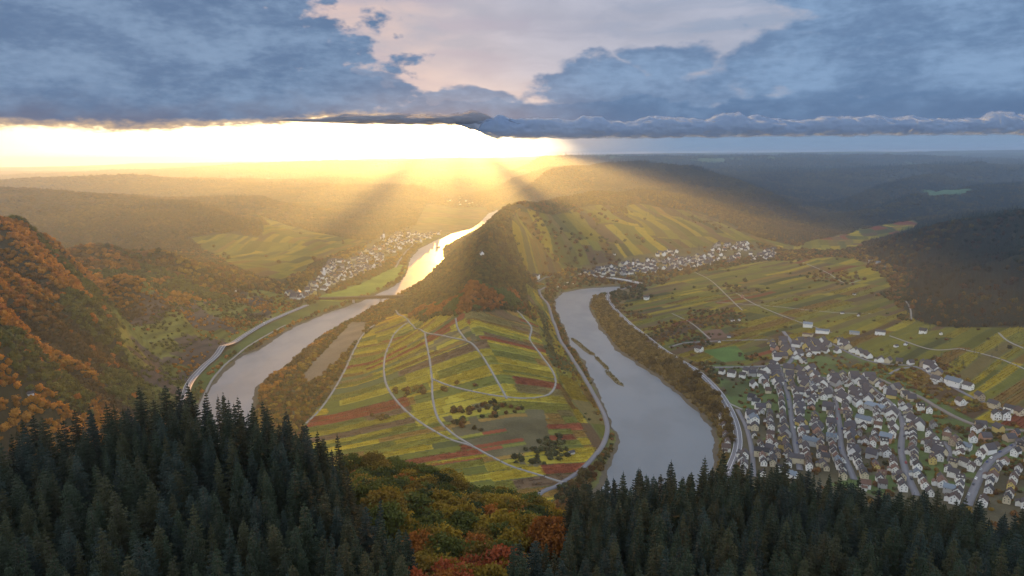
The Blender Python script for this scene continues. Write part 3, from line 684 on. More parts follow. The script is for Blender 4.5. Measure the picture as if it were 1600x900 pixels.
def blocker_clouds():
    m = bpy.data.materials.new('cloud'); m.use_nodes = True; nt = m.node_tree; nt.nodes.clear()
    o = nt.nodes.new('ShaderNodeOutputMaterial'); t = nt.nodes.new('ShaderNodeBsdfTransparent'); t.inputs[0].default_value = (1, 1, 1, 1); opaque = plain('opaque_blocker', (0.22, 0.26, 0.34), 1.0, 0.05, 0.001, 0.0)
    d = nt.nodes.new('ShaderNodeBsdfDiffuse'); d.inputs[0].default_value = (0.30, 0.34, 0.42, 1); ms = nt.nodes.new('ShaderNodeMixShader'); ms.inputs[0].default_value = 0.55
    nt.links.new(t.outputs[0], ms.inputs[1]); nt.links.new(d.outputs[0], ms.inputs[2]); nt.links.new(ms.outputs[0], o.inputs[0])
    ctr = Vector((0, 0, CAM_Z)) + SUN_DIR * (CLD / SUN_DIR.y)
    import bmesh
    def cloud(name, spots, label, group):
        """spots: (sideways, drop, radius sideways, radius down) in metres from the line camera-sun"""
        bm = bmesh.new()
        for k, (sx, dz, rx, rz) in enumerate(spots):
            mt = Matrix.Translation((ctr.x + sx, ctr.y + (k % 3) * 60, ctr.z - dz)) @ Matrix.Diagonal((rx, max(60, rx * .4), rz, 1))
            r = bmesh.ops.create_icosphere(bm, subdivisions=3, radius=1.0, matrix=mt)
        me = bpy.data.meshes.new(name); bm.to_mesh(me); bm.free()
        tmp = link(bpy.data.objects.new('tmp', me)); rm = tmp.modifiers.new('r', 'REMESH'); rm.mode = 'VOXEL'; rm.voxel_size = max(9.0, max(q[2] for q in spots) / 12)
        me = bpy.data.meshes.new_from_object(tmp.evaluated_get(bpy.context.evaluated_depsgraph_get())); bpy.data.objects.remove(tmp); me.name = name
        me.materials.clear(); me.materials.append(opaque if len(spots) > 20 else m)
        co = np.zeros(len(me.vertices) * 3, np.float32); me.vertices.foreach_get('co', co); co = co.reshape(-1, 3)
        big = np.clip((co[:, 0] - ctr.x - 500) / 1200, 0, 1)
        co[:, 0] += (fbm(co[:, 2] / 40, co[:, 0] / 60, 3, 5) - .5) * 40 * (1 - big); co[:, 2] += (fbm(co[:, 0] / 50, co[:, 1] / 60, 3, 8) - .5) * 26 * (1 - big) + np.clip((co[:, 0] - ctr.x - 1500) / 1500, 0, 1) * ((fbm(co[:, 0] / 2600, co[:, 2] / 3000, 5, 12) - .5) * 420 + 60)
        me.vertices.foreach_set('co', co.ravel()); me.polygons.foreach_set('use_smooth', np.ones(len(me.polygons), bool)); me.update()
        tag(link(bpy.data.objects.new(name, me)), label, None, None, 'structure')
    # added blocker: right of the broad beam no sun gets through
    spots = []
    for k in range(46):
        dz = -150 + 620 * ((k * 0.618) % 1.0); lim = max(150, 3.3 * dz + 60); x = lim + 230 + (k / 46) ** 1.3 * 3400
        spots.append((x, dz, 240 + 160 * (k / 46), 110))
    for k in range(14):
        dz = -60 + k * 34; spots.append((max(190, 3.35 * dz + 60) + 190, dz, 190, 42))
    cloud('cloud', spots, 'added cloud edge blocking the sun right of the broad beam', None); spots = []
    def soft_cloud(col):
        m2, nt2, b2 = newmat('cloud_body'); b2.inputs['Base Color'].default_value = (*col, 1); b2.inputs['Roughness'].default_value = 1; b2.inputs['Specular IOR Level'].default_value = 0
        lw = nt2.nodes.new('ShaderNodeLayerWeight'); lw.inputs[0].default_value = .5; g2 = nt2.nodes.new('ShaderNodeNewGeometry')
        nn = noise(nt2, g2.outputs['Position'], 0.0011, 4, .5); al = ((1.0 - E(nt2, lw.outputs['Facing'])) + (nn - .5) * .5).step(0.08, 0.72)
        tr = nt2.nodes.new('ShaderNodeBsdfTransparent'); mx = nt2.nodes.new('ShaderNodeMixShader'); nt2.links.new(al.k, mx.inputs[0]); nt2.links.new(tr.outputs[0], mx.inputs[1]); tl = nt2.nodes.new('ShaderNodeBsdfTranslucent'); tl.inputs[0].default_value = (*[min(1, c * 1.25) for c in col], 1); hm = nt2.nodes.new('ShaderNodeMixShader'); hm.inputs[0].default_value = .5; nt2.links.new(b2.outputs[0], hm.inputs[1]); nt2.links.new(tl.outputs[0], hm.inputs[2]); nt2.links.new(hm.outputs[0], mx.inputs[2])
        nt2.links.new(mx.outputs[0], nt2.nodes['Material Output'].inputs[0]); return m2
    def roll(x0, x1, mid, half, col, label, seed, yoff):
        nx, na = 900, 56; X = x0 + (x1 - x0) * np.linspace(0, 1, nx); end = np.clip(np.minimum(np.linspace(0, 1, nx) * (34 if x1 > 9000 else 1.5), np.linspace(1, 0, nx) * (34 if x1 > 9000 else 11)), 0.02, 1) ** (.5 if x1 > 9000 else .8)
        A = np.arange(na) * 2 * math.pi / na; sA, cA = np.sin(A)[None], np.cos(A)[None]; x_ = X[:, None] + 0 * A
        lump = fbm(x_ / 1100, sA * 1.6 + 5 + 0 * x_, 4, seed + 9, 0.5) + fbm(x_ / 420 + 40, cA * 1.3 + sA * 1.1 + 9, 2, seed + 5, 0.5) * .3 - .65
        up = 1 + 1.5 * (fbm(x_ / 1900, x_ * 0 + 7.7, 4, seed + 3, .5) - .5) * (sA > 0) + lump * np.where(sA > 0, .55, .26)
        V = np.stack([ctr.x + x_, ctr.y + yoff + cA * 700 * end[:, None] * (1 + lump * .5), ctr.z - mid + sA * half * end[:, None] * up], -1).reshape(-1, 3)
        i = np.arange(nx - 1)[:, None] * na; j = np.arange(na)[None]; j2 = (j + 1) % na; F = np.stack([i + j, i + j2, i + na + j2, i + na + j], -1).reshape(-1, 4)
        me = mesh_np('cloud', V, F, [soft_cloud(col)], smooth=True)
        tag(link(bpy.data.objects.new('cloud', me)), label, None, None, 'structure')
    roll(1500, 38000, 350, 580, (0.235, 0.335, 0.50), 'added long grey cloud bank shading the haze over the right horizon', 4, 0)  # added cloud, keeps the sun out of the haze on the right
    roll(-10000, 2300, -262, 400, (0.24, 0.27, 0.33), 'ragged base of the grey cloud deck that hides the sun', 24, 300)
    for i, (s0, s1, d0, d1, wd) in enumerate(((-0.08, 0.14, 30, 190, 0.13), (0.98, 1.12, 35, 330, 0.085), (-1.0, -1.2, 25, 260, 0.10), (-2.5, -2.8, 40, 160, 0.12))):  # added shreds block the sun to leave dark gaps between beams
        sp = []
        for k in range(12):
            t = k / 11; dz = d0 + (d1 - d0) * t; sl = s0 + (s1 - s0) * t
            sp.append((sl * dz, dz, max(10, wd * dz * 1.5), max(14, (d1 - d0) / 11 * 1.1)))
        cloud('cloud', sp, 'added cloud shred casting a dark gap between the sunbeams', None)
blocker_clouds()

# ------------------------------------------------------------------ plant and tree shapes
def soup(V, F): return np.asarray(V, np.float32), F
def leafy_crown(seed, rx=4.0, rz=4.5, n_cl=60, per=34, leaf=0.55, base=3.0):
    """leaf-sized faces in clumps on an uneven crown; returns verts and quads"""
    g = np.random.default_rng(seed); V = []; 
    lob = g.normal(size=(6, 3)); lob[:, 2] = np.abs(lob[:, 2]); lob /= np.linalg.norm(lob, axis=1)[:, None]
    for k in range(n_cl):
        d = g.normal(size=3); d /= np.linalg.norm(d); d[2] = d[2] * 0.9 + 0.1
        rad = 0.62 + 0.38 * g.random() ** 0.5 + 0.22 * max(0, (lob @ d).max() - 0.75) * 3 - (0.15 if g.random() < .3 else 0)
        c = d * rad * np.array([rx, rx, rz]) ; c[2] += base + rz
        s = 0.65 + 0.75 * g.random()
        p = g.normal(size=(per, 3)) * np.array([s, s, s * .6]) * rx * 0.16 + c
        u = g.normal(size=(per, 3)); u /= np.linalg.norm(u, axis=1)[:, None]
        w = np.cross(u, g.normal(size=(per, 3))); w /= np.linalg.norm(w, axis=1)[:, None]
        L = leaf * (0.6 + 0.8 * g.random((per, 1)))
        V.append(np.stack([p - u * L, p - w * L * .7, p + u * L, p + w * L * .7], 1).reshape(-1, 3))
    V = np.vstack(V); return V, np.arange(len(V)).reshape(-1, 4)
def limb(p, q, r0, r1, sides=6):
    p, q = np.array(p, float), np.array(q, float); d = q - p; d /= np.linalg.norm(d)
    a = np.cross(d, [0.3, 0.9, 0.1]); a /= np.linalg.norm(a); b = np.cross(d, a); t = np.arange(sides) * 2 * math.pi / sides
    ring = np.cos(t)[:, None] * a + np.sin(t)[:, None] * b
    V = np.vstack([p + ring * r0, q + ring * r1]); i = np.arange(sides); j = (i + 1) % sides
    return V, np.stack([i, j, j + sides, i + sides], 1)
def cat(parts):
    V, F, o = [], [], 0
    for v, f in parts: V.append(v); F.append(f + o); o += len(v)
    return np.vstack(V), np.vstack(F)
def trunk_shape(seed, h=6.0, r=0.28, spread=2.4):
    g = np.random.default_rng(seed); P = [limb((0, 0, -3.0), (g.normal() * .2, g.normal() * .2, h * .55), r * 1.3, r * .8), limb((0, 0, h * .5), (g.normal() * .4, g.normal() * .4, h * 1.35), r * .8, r * .25)]
    for k in range(6):
        a = k * 1.05 + g.random(); z = h * (.45 + .08 * k)
        P.append(limb((0, 0, z), (math.cos(a) * spread, math.sin(a) * spread, z + h * (.25 + .2 * g.random())), r * .45, r * .1, 5))
    return cat(P)
def fir_shape(seed, h=24.0, r=3.6, whorls=30, far=False):
    """needle-covered branches in whorls, each a drooping fan of side twigs"""
    g = np.random.default_rng(seed); V = []; F = []
    n = whorls; z0 = h * 0.10
    for k in range(n):
        t = k / (n - 1); z = z0 + (h - z0 - 0.5) * t ** 0.92
        L0 = r * ((1 - t) ** 0.64) * (0.9 + 0.1 * math.sin(k * 2.1)) + 0.22
        nb = max(4, int(9 - 4 * t))
        for b in range(nb):
            a = b * 2 * math.pi / nb + k * 1.3 + g.normal() * .16; L = L0 * (0.72 + 0.42 * g.random()); dr = 0.20 + 0.22 * (1 - t) + g.normal() * .05
            dx, dy = math.cos(a), math.sin(a); zz = z + g.normal() * .15
            m = max(3, int(L * 2.3)) if not far else 2
            px = [np.array([dx * L * s, dy * L * s, zz - dr * L * s + 0.26 * L * s * s]) for s in np.linspace(0, 1, m + 1)]
            side = np.array([-dy, dx, 0.0])
            for i in range(m):
                s = (i + .5) / m; wl = (0.62 * (1 - s) ** 0.6 + 0.10) * L * 0.55 + .18
                for sg in (-1, 1):
                    root = px[i]; tip = px[i] + side * sg * wl + np.array([dx, dy, 0]) * wl * .75 + np.array([0, 0, -0.30 * wl])
                    o = len(V); wv = (px[i + 1] - px[i]) * .62
                    V += [root, root + wv, tip + np.array([0, 0, .05]), tip - np.array([dx, dy, 0]) * .12]; F.append((o, o + 1, o + 2, o + 3))
            o = len(V); q = px[-1]; V += [px[-2] - side * .16, px[-2] + side * .16, q + side * .03, q - side * .03]; F.append((o, o + 1, o + 2, o + 3))
            # short hanging twigs give the branch its depth
            for i in range(m):
                o = len(V); p0 = px[i]; p1 = px[i + 1]; dn = np.array([0, 0, -.28 - .12 * g.random()])
                V += [p0, p1, p1 + dn * .6, p0 + dn]; F.append((o, o + 1, o + 2, o + 3))
    o = len(V); V += [np.array([-.1, 0, h - 1.6]), np.array([.1, 0, h - 1.6]), np.array([.02, 0, h + .5]), np.array([-.02, 0, h + .5])]; F.append((o, o + 1, o + 2, o + 3))
    return np.array(V), np.array(F)
def clump_shape(seed, rx=4.4, rz=4.6):
    """a small far crown: a lumpy shell with a ragged rim of leaf faces"""
    import bmesh
    g = np.random.default_rng(seed); bm = bmesh.new(); bmesh.ops.create_icosphere(bm, subdivisions=2, radius=1)
    V = np.array([v.co for v in bm.verts]); F = np.array([[v.index for v in f.verts] for f in bm.faces]); bm.free()
    off = g.random(3) * 50
    k = 0.60 + 0.50 * (fbm(V[:, 0] * 2.2 + off[0], V[:, 1] * 2.2 + V[:, 2] * 1.7 + off[1], 3, seed) - .3) + g.random(len(V)) * .16
    V = V * k[:, None] * np.array([rx, rx, rz]); V[:, 2] += rz * 0.55
    Fq = np.c_[F, F[:, 2]]
    L, Q = leafy_crown(seed + 5, rx * .95, rz * .8, 34, 9, 0.80, -rz * .25)
    return V, F, L, Q
def tri_and_quads(name, V, F, L, Q, mat):
    return mesh_np(name, np.vstack([V, L]), [list(f) for f in F] + [list(q + len(V)) for q in Q], [mat])

# ------------------------------------------------------------------ scattering for uncountable growth
def scatter(name, protos, P, scale, rot, idx, tint, label, kind='stuff', cat_=None, grp=None):
    me = bpy.data.meshes.new(name); me.vertices.add(len(P)); me.vertices.foreach_set('co', np.asarray(P, np.float32).ravel())
    def at(nm, typ, dat, key='value'):
        a = me.attributes.new(nm, typ, 'POINT'); a.data.foreach_set(key, np.asarray(dat).ravel())
    at('sc', 'FLOAT_VECTOR', np.asarray(scale, np.float32), 'vector'); at('rt', 'FLOAT_VECTOR', np.asarray(rot, np.float32), 'vector')
    at('ix', 'INT', np.asarray(idx, np.int32)); 
    t = np.ones((len(P), 4), np.float32); t[:, :3] = tint; at('tint', 'FLOAT_COLOR', t, 'color')
    ng = bpy.data.node_groups.new(name, 'GeometryNodeTree')
    ng.interface.new_socket('Geometry', in_out='INPUT', socket_type='NodeSocketGeometry'); ng.interface.new_socket('Geometry', in_out='OUTPUT', socket_type='NodeSocketGeometry')
    N = ng.nodes.new; gi, go = N('NodeGroupInput'), N('NodeGroupOutput'); ip = N('GeometryNodeInstanceOnPoints'); ip.inputs['Pick Instance'].default_value = True
    jn = N('GeometryNodeJoinGeometry')
    for pm_ in protos[::-1]:
        ob = bpy.data.objects.new(pm_.name + '_shape', pm_); oi = N('GeometryNodeObjectInfo'); oi.inputs['Object'].default_value = ob
        gt = N('GeometryNodeGeometryToInstance'); ng.links.new(oi.outputs['Geometry'], gt.inputs[0]); ng.links.new(gt.outputs[0], jn.inputs[0])
    def na(nm, typ):
        a = N('GeometryNodeInputNamedAttribute'); a.data_type = typ; a.inputs[0].default_value = nm; return a.outputs[0]
    ng.links.new(gi.outputs[0], ip.inputs['Points']); ng.links.new(jn.outputs[0], ip.inputs['Instance'])
    ng.links.new(na('ix', 'INT'), ip.inputs['Instance Index']); ng.links.new(na('rt', 'FLOAT_VECTOR'), ip.inputs['Rotation']); ng.links.new(na('sc', 'FLOAT_VECTOR'), ip.inputs['Scale'])
    ng.links.new(ip.outputs[0], go.inputs[0])
    o = link(bpy.data.objects.new(name, me)); md = o.modifiers.new('growth', 'NODES'); md.node_group = ng
    tag(o, label, cat_, grp, kind); return o
def jitter_grid(x0, x1, y0, y1, sp):
    nx, ny = int((x1 - x0) / sp), int((y1 - y0) / sp)
    X, Y = np.meshgrid(x0 + (np.arange(nx) + .5) * sp, y0 + (np.arange(ny) + .5) * sp)
    X = X.ravel() + RNG.uniform(-.42, .42, X.size) * sp; Y = Y.ravel() + RNG.uniform(-.42, .42, Y.size) * sp
    return X, Y
CLUMPS = [tri_and_quads('crown', *clump_shape(s), M_leaf_i) for s in range(6)]
FARFIR = [mesh_np('far_fir', *fir_shape(50 + s, 15, 2.9, 9, True), [M_needle_i]) for s in range(2)]
def tree_tint(x, y, r, conif):
    n = len(x); a = fbm(x / 170, y / 170, 3, 91); b = RNG.random(n); k = np.clip(a * 1.3 - .15 + (b - .5) * .75, 0, 1)
    pal = np.array([(0.045,0.055,0.020),(0.070,0.068,0.022),(0.095,0.075,0.024),(0.125,0.078,0.024),(0.16,0.075,0.022),(0.20,0.115,0.024),(0.25,0.165,0.026)])
    i = (k * 6.99).astype(int); c = pal[i] * RNG.uniform(.65, 1.3, (n, 1))
    c[conif] = np.array([0.020, 0.032, 0.020]) * RNG.uniform(.7, 1.4, (int(conif.sum()), 1))
    return c

# where woods stand
OPEN = [Z_PEN, Z_PLAIN, Z_SLOPE, Z_TERR, Z_LEFT, Z_NEEF, Z_ALF, Z_BREMM, Z_SHELF, M_PALEFIELD, M_MEADOW, AFAR]
PEN_WOOD = [PP(*q) for q in [((636,500),(650,492),(700,486),(712,493),(730,490),(760,486),(800,480),(815,478),(805,455),(780,455),(720,462),(655,482)), ((870,560),(850,490),(838,478),(846,505),(856,545),(885,590)), ((620,485),(640,470),(700,450),(740,440),(700,480)),
            ((796,722),(790,700),(800,678),(830,668),(862,672),(885,690),(888,712),(860,728),(820,726)), ((908,668),(914,645),(926,650),(922,670))]]
STRIP = [PP(*q) for q in [((610,610),(650,606),(720,598),(760,600),(700,612),(620,622)), ((700,640),(760,628),(820,640),(790,652),(720,655)), ((560,640),(600,650),(640,655),(600,660)), ((840,470),(830,440),(850,436),(860,460)), ((700,660),(760,650),(800,660),(790,672),(730,676))]]
BELT_R = PP((925,475),(930,460),(955,470),(975,492),(1010,522),(1040,548),(1062,566),(1090,590),(1118,615),(1142,655),(1148,690),(1135,740),(1115,760),(1118,700),(1110,670),(1090,645),(1060,620),(1030,592),(1000,573),(962,547),(936,512))
PLAIN_WOOD = [PP(*q) for q in [((975,480),(1010,470),(1060,478),(1120,470),(1190,462),(1195,470),(1130,482),(1060,490),(985,494)), ((1010,440),(1060,432),(1100,424),(1060,420),(1010,426),(985,432)), ((1200,440),(1280,452),(1340,470),(1300,468),(1200,452)), ((1345,440),(1400,430),(1420,450),(1380,462)),
            ((1250,505),(1330,518),(1420,522),(1500,520),(1480,510),(1400,505),(1300,500)), ((1240,555),(1290,552),(1300,572),(1240,575)), ((1040,575),(1100,568),(1100,585),(1060,590)), ((1120,545),(1180,535),(1220,545),(1200,560)), ((1440,605),(1500,640),(1560,662),(1620,676),(1620,690),(1560,690),(1500,672),(1430,630)), ((1085,572),(1180,572),(1225,575),(1200,568),(1120,566))]]
def forest():
    X = []; Y = []; SC = []
    for (r0, r1, sp, sc) in ((520, 1400, 5.2, .80), (1400, 1500, 7.4, 1.0), (1500, 3000, 9.0, 1.15), (3000, 5600, 15, 1.9), (5600, 11000, 34, 3.4)):
        x, y = jitter_grid(-.95 * r1, .95 * r1, 300, r1, sp); r = np.hypot(x, y)
        k = (r >= r0) & (r < r1) & (np.abs(x) < .93 * y + 60); X.append(x[k]); Y.append(y[k]); SC.append(np.full(k.sum(), sc))
    X, Y, SC = map(np.concatenate, (X, Y, SC)); z = land(X, Y); r = np.hypot(X, Y); n = len(X); rnd = RNG.random(n)
    # wood everywhere the land is not kept open
    d = np.ones(n); f = fbm(X / 130, Y / 130, 3, 301)
    opened = np.zeros(n, bool)
    wx_ = (fbm(X / 70, Y / 70, 4, 611) - .5) * 95; wy_ = (fbm(X / 70, Y / 70, 4, 617) - .5) * 95
    for p in OPEN: opened |= in_poly(X + wx_ * (Y > 700), Y + wy_, p) if (p is Z_PLAIN or p is Z_SLOPE or p is Z_LEFT or p is Z_TERR) else in_poly(X, Y, p)
    d[opened] = 0
    lowl = (z < 14) & ~opened & (r > 1500); d[lowl] = 0.55
    f5 = fbm(X / 38, Y / 38, 3, 302); m = in_poly(X, Y, Z_WALL); d[m] = np.clip((f[m] * .4 + f5[m] * .6 - .38) * 5, 0.14, .9)
    m = in_poly(X, Y, Z_FLANK); d[m] = np.clip((f[m] - .40) * 2.0, 0.03, .5)
    m = in_poly(X, Y, Z_PEN); d[m] = 0.0
    for p in PEN_WOOD[:3]: d[in_poly(X, Y, p)] = 1
    fz = fbm(X / 28, Y / 28, 3, 303)
    for p in PEN_WOOD[3:]: m = in_poly(X, Y, p); d[m] = np.clip((fz[m] - .42) * 3.2, 0, .6)
    for p in STRIP: m = in_poly(X, Y, p); d[m] = np.clip((f[m] - .40) * 2.0, .06, .4)
    m = in_poly(X, Y, M_BANK_L) & ~in_poly(X, Y, M_PALEFIELD); d[m] = .8
    m = in_poly(X, Y, BELT_R); d[m] = .95
    for p in PLAIN_WOOD: m = in_poly(X, Y, p); d[m] = np.clip(f[m] * 1.5 - .1, .25, .85)
    m = in_poly(X, Y, Z_NEEF); d[m] = np.clip((f[m] - .38) * 2.0, 0.16, .6)
    m = in_poly(X, Y, Z_PLAIN) & opened; d[m] = np.where(f[m] > .60, .30, .010)
    for p in (Z_ALF, Z_BREMM): d[in_poly(X, Y, p)] = .12
    m = in_poly(X, Y, Z_LEFT); d[m] = .006
    m = in_poly(X, Y, Z_SLOPE); d[m] = np.where(f[m] > .62, .2, .005)
    up = (r > 6500); k, k2, e, u, v = parcels(X, Y, 0.5, 260, 500, 80, 90); f1 = fbm(X / 300, Y / 300, 4, 61); d[up & (k > .78) & (f1 < .6)] = 0.03
    s = np.full(n, 99.0); near = r < 4600
    for rv in (riv1, riv2):
        q = dist_poly(X[near], Y[near], rv, 40); q[in_poly(X[near], Y[near], rv)] = -5; s[near] = np.minimum(s[near], q)
    d[s < 6.0] = 0; m = (s >= 6.0) & (s < 16) & (r > 600); d[m] = np.maximum(d[m], .62)
    cor = (np.abs(X - (-225 - .084 * (Y - 2825))) < 190) & (Y > 2450) & (Y < 4300); d[cor] = 0
    keep = rnd < d
    X, Y, SC, z, r, s, d = (a[keep] for a in (X, Y, SC, z, r, s, d))
    nr_ = r < 2600; ok = np.ones(len(X), bool); ok[nr_] = off_road(X[nr_], Y[nr_], 3.0)
    X, Y, SC, z, r, s, d = (a[ok] for a in (X, Y, SC, z, r, s, d))
    n = len(X); g = fbm(X / 240, Y / 240, 3, 401)
    rightw = X > 500
    conif = (z > 30) & (RNG.random(n) < np.where(rightw, np.clip((g - .38) * 4, 0.06, .85), np.clip((g - .62) * 6, 0.0, .7)))
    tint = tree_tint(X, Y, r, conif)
    # orange copses on the peninsula, ochre belt by the right bank
    m = in_poly(X, Y, PP((600,492),(640,455),(692,410),(740,362),(792,324),(812,345),(815,400),(850,480),(800,490),(700,500))) & ~conif; tint[m] = np.array([0.068, 0.070, 0.027]) * RNG.uniform(.55, 1.4, (m.sum(), 1)) + np.array([.05, .018, 0]) * (RNG.random((m.sum(), 1)) < .22)
    m = in_poly(X, Y, PEN_WOOD[0]); tint[m] = np.array([0.26, 0.105, 0.028]) * RNG.uniform(.6, 1.25, (m.sum(), 1)); conif[m] = False
    gm = m & (fbm(X / 45, Y / 45, 2, 77) > .62); tint[gm] = np.array([0.07, 0.10, 0.03])
    for p in (PEN_WOOD[1], PEN_WOOD[3], PEN_WOOD[4]): m = in_poly(X, Y, p); tint[m] = np.array([0.075, 0.078, 0.030]) * RNG.uniform(.6, 1.4, (m.sum(), 1))
    m = in_poly(X, Y, BELT_R); tint[m] = np.array([0.17, 0.115, 0.032]) * RNG.uniform(.55, 1.35, (m.sum(), 1)); conif[m] = False
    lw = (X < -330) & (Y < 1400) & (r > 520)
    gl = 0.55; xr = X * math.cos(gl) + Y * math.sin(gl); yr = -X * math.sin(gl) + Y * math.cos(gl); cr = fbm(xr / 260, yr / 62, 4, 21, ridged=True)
    w_ = np.clip((cr[lw] - .42) * 4, 0, 1)[:, None]; tint[lw] = (np.array([0.070, 0.052, 0.024]) * (1 - w_) + np.array([0.36, 0.165, 0.026]) * w_) * RNG.uniform(.55, 1.4, (lw.sum(), 1)); conif[lw] = False  # autumn scrub tint; spur crests painted more orange with the sky's low glow
    ol = lw & (fbm(X / 90, Y / 90, 3, 55) > .55); tint[ol] = np.array([0.095, 0.10, 0.026]) * RNG.uniform(.6, 1.4, (ol.sum(), 1))
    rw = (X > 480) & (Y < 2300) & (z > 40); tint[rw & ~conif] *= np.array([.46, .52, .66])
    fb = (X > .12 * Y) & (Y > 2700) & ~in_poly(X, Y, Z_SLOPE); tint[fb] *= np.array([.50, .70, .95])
    ac = RNG.random(n) < .035; tint[ac & lw] = (.34, .13, .025)

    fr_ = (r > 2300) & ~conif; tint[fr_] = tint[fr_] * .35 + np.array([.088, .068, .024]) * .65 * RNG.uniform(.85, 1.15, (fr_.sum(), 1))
    small = np.ones(n); small[z < 26] = .9; small[in_poly(X, Y, Z_WALL) | in_poly(X, Y, Z_FLANK)] = .62
    small[in_poly(X, Y, Z_NEEF)] = .66; small[in_poly(X, Y, Z_PLAIN)] = .75
    small[in_poly(X, Y, BELT_R)] = 1.25; small[in_poly(X, Y, PEN_WOOD[0])] = 1.1; small[s < 16] = np.minimum(small[s < 16], .8)
    q = SC * small * RNG.uniform(.7, 1.25, n)
    sc = np.stack([q, q, q * RNG.uniform(.75, 1.25, n) * np.where(SC > 1.5, .62, 1)], 1)
    rot = np.zeros((n, 3)); rot[:, 2] = RNG.uniform(0, 6.28, n)
    ix = RNG.integers(0, 6, n); ix[conif] = 6 + RNG.integers(0, 2, int(conif.sum()))
    P = np.stack([X, Y, z - .6], 1)
    # riverside trees that can be told apart are set out one by one further down
    return P, sc, rot, ix, tint, s, conif
FP, FSC, FROT, FIX, FTINT, FS, FCON = forest()
print('forest', len(FP))
if not globals().get('HOLD_FOREST'):
    # the 300 single broadleaf trees that show largest: taken out of the stand and built one by one below
    fr = np.hypot(FP[:, 0], FP[:, 1]); vis = (np.abs(FP[:, 0]) < .74 * FP[:, 1]) & ~FCON & (fr < 1350)
    lonely = vis & (FS < 22) | vis & in_poly(FP[:, 0], FP[:, 1], BELT_R) | vis & in_poly(FP[:, 0], FP[:, 1], M_BANK_L) | vis & in_poly(FP[:, 0], FP[:, 1], Z_NEEF)
    size = FSC[:, 0] / fr; cand = np.where(lonely)[0]; SINGLE = cand[np.argsort(-size[cand])][:190]
    keep = np.ones(len(FP), bool); keep[SINGLE] = False
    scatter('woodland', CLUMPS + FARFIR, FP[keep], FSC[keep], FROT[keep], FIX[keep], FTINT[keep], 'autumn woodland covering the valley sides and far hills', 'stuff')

# ------------------------------------------------------------------ vine rows
def vine_rows():
    m, nt, b = newmat('vine_leaf'); a = nt.nodes.new('ShaderNodeAttribute'); a.attribute_type = 'INSTANCER'; a.attribute_name = 'tint'
    t = nt.nodes.new('ShaderNodeBsdfTranslucent'); ms = nt.nodes.new('ShaderNodeMixShader'); ms.inputs[0].default_value = .4
    for s_ in (b.inputs['Base Color'], t.inputs[0]): nt.links.new(a.outputs['Color'], s_)
    nt.links.new(b.outputs[0], ms.inputs[1]); nt.links.new(t.outputs[0], ms.inputs[2]); nt.links.new(ms.outputs[0], nt.nodes['Material Output'].inputs[0])
    protos = []
    for s in range(4):
        g = np.random.default_rng(s); n = 44; p = np.stack([g.uniform(-3.1, 3.1, n), g.normal(0, .22, n), g.uniform(.35, 1.75, n)], 1)
        u = g.normal(size=(n, 3)); u /= np.linalg.norm(u, axis=1)[:, None]; w = np.cross(u, g.normal(size=(n, 3))); w /= np.linalg.norm(w, axis=1)[:, None]
        V = np.stack([p - u * .42, p - w * .3, p + u * .42, p + w * .3], 1).reshape(-1, 3); protos.append(mesh_np('vine', V, np.arange(4 * n).reshape(-1, 4), [m]))
    X = []; Y = []; A = []
    for poly, ang, rowsp, zone in ((Z_PEN, A_PEN, 3.0, 'pen'), (Z_FLANK, A_FLANK, 3.4, 'flank'), (Z_PLAIN, A_PLAIN, 4.2, 'plain')):
        c, s = math.cos(ang), math.sin(ang); U = poly @ np.array([[c, -s], [s, c]])
        u, v = np.meshgrid(np.arange(U[:, 0].min(), U[:, 0].max(), 5.8), np.arange(U[:, 1].min(), U[:, 1].max(), rowsp)); u, v = u.ravel(), v.ravel()
        x = u * c - v * s; y = u * s + v * c; k = in_poly(x, y, poly) & (np.abs(x) < .85 * y) & (y < 1500); X.append(x[k]); Y.append(y[k]); A.append(np.full(k.sum(), ang))
    X, Y, A = map(np.concatenate, (X, Y, A)); z = land(X, Y)
    mk = {k: in_poly(X, Y, v) for k, v in dict(pen=Z_PEN, flank=Z_FLANK, plain=Z_PLAIN, slope=Z_SLOPE, terr=Z_TERR, left=Z_LEFT, wall=Z_WALL, neef=Z_NEEF, alf=Z_ALF, bremm=Z_BREMM, shelf=Z_SHELF).items()}
    c = cover(X, Y, z, mk); lum = c.sum(1)
    keep = (c[:, 0] > .13) & (z > .8) & (RNG.random(len(X)) < .9)
    for p in PEN_WOOD + PLAIN_WOOD + HEATH + [M_PITCH, M_PITCH2, M_BROWNFIELD, Z_NEEF]: keep &= ~in_poly(X, Y, p)
    X, Y, A, z, c = (q[keep] for q in (X, Y, A, z, c)); ok = off_road(X, Y, 1.6); X, Y, A, z, c = (q[ok] for q in (X, Y, A, z, c)); n = len(X)
    e = 3.0; dz = (land(X + np.cos(A) * e, Y + np.sin(A) * e) - land(X - np.cos(A) * e, Y - np.sin(A) * e)) / (2 * e)
    rot = np.zeros((n, 3)); rot[:, 1] = -np.arctan(dz); rot[:, 2] = A
    sc = np.stack([np.ones(n), RNG.uniform(.8, 1.3, n), RNG.uniform(.7, 1.15, n)], 1)
    scatter('vineyard_rows', protos, np.stack([X, Y, z], 1), sc, rot, RNG.integers(0, 4, n), np.clip(c * RNG.uniform(.9, 1.5, (n, 1)), 0, .6), 'yellow and green vine rows on the peninsula and the right plain', 'stuff')
    print('vines', n)
vine_rows()

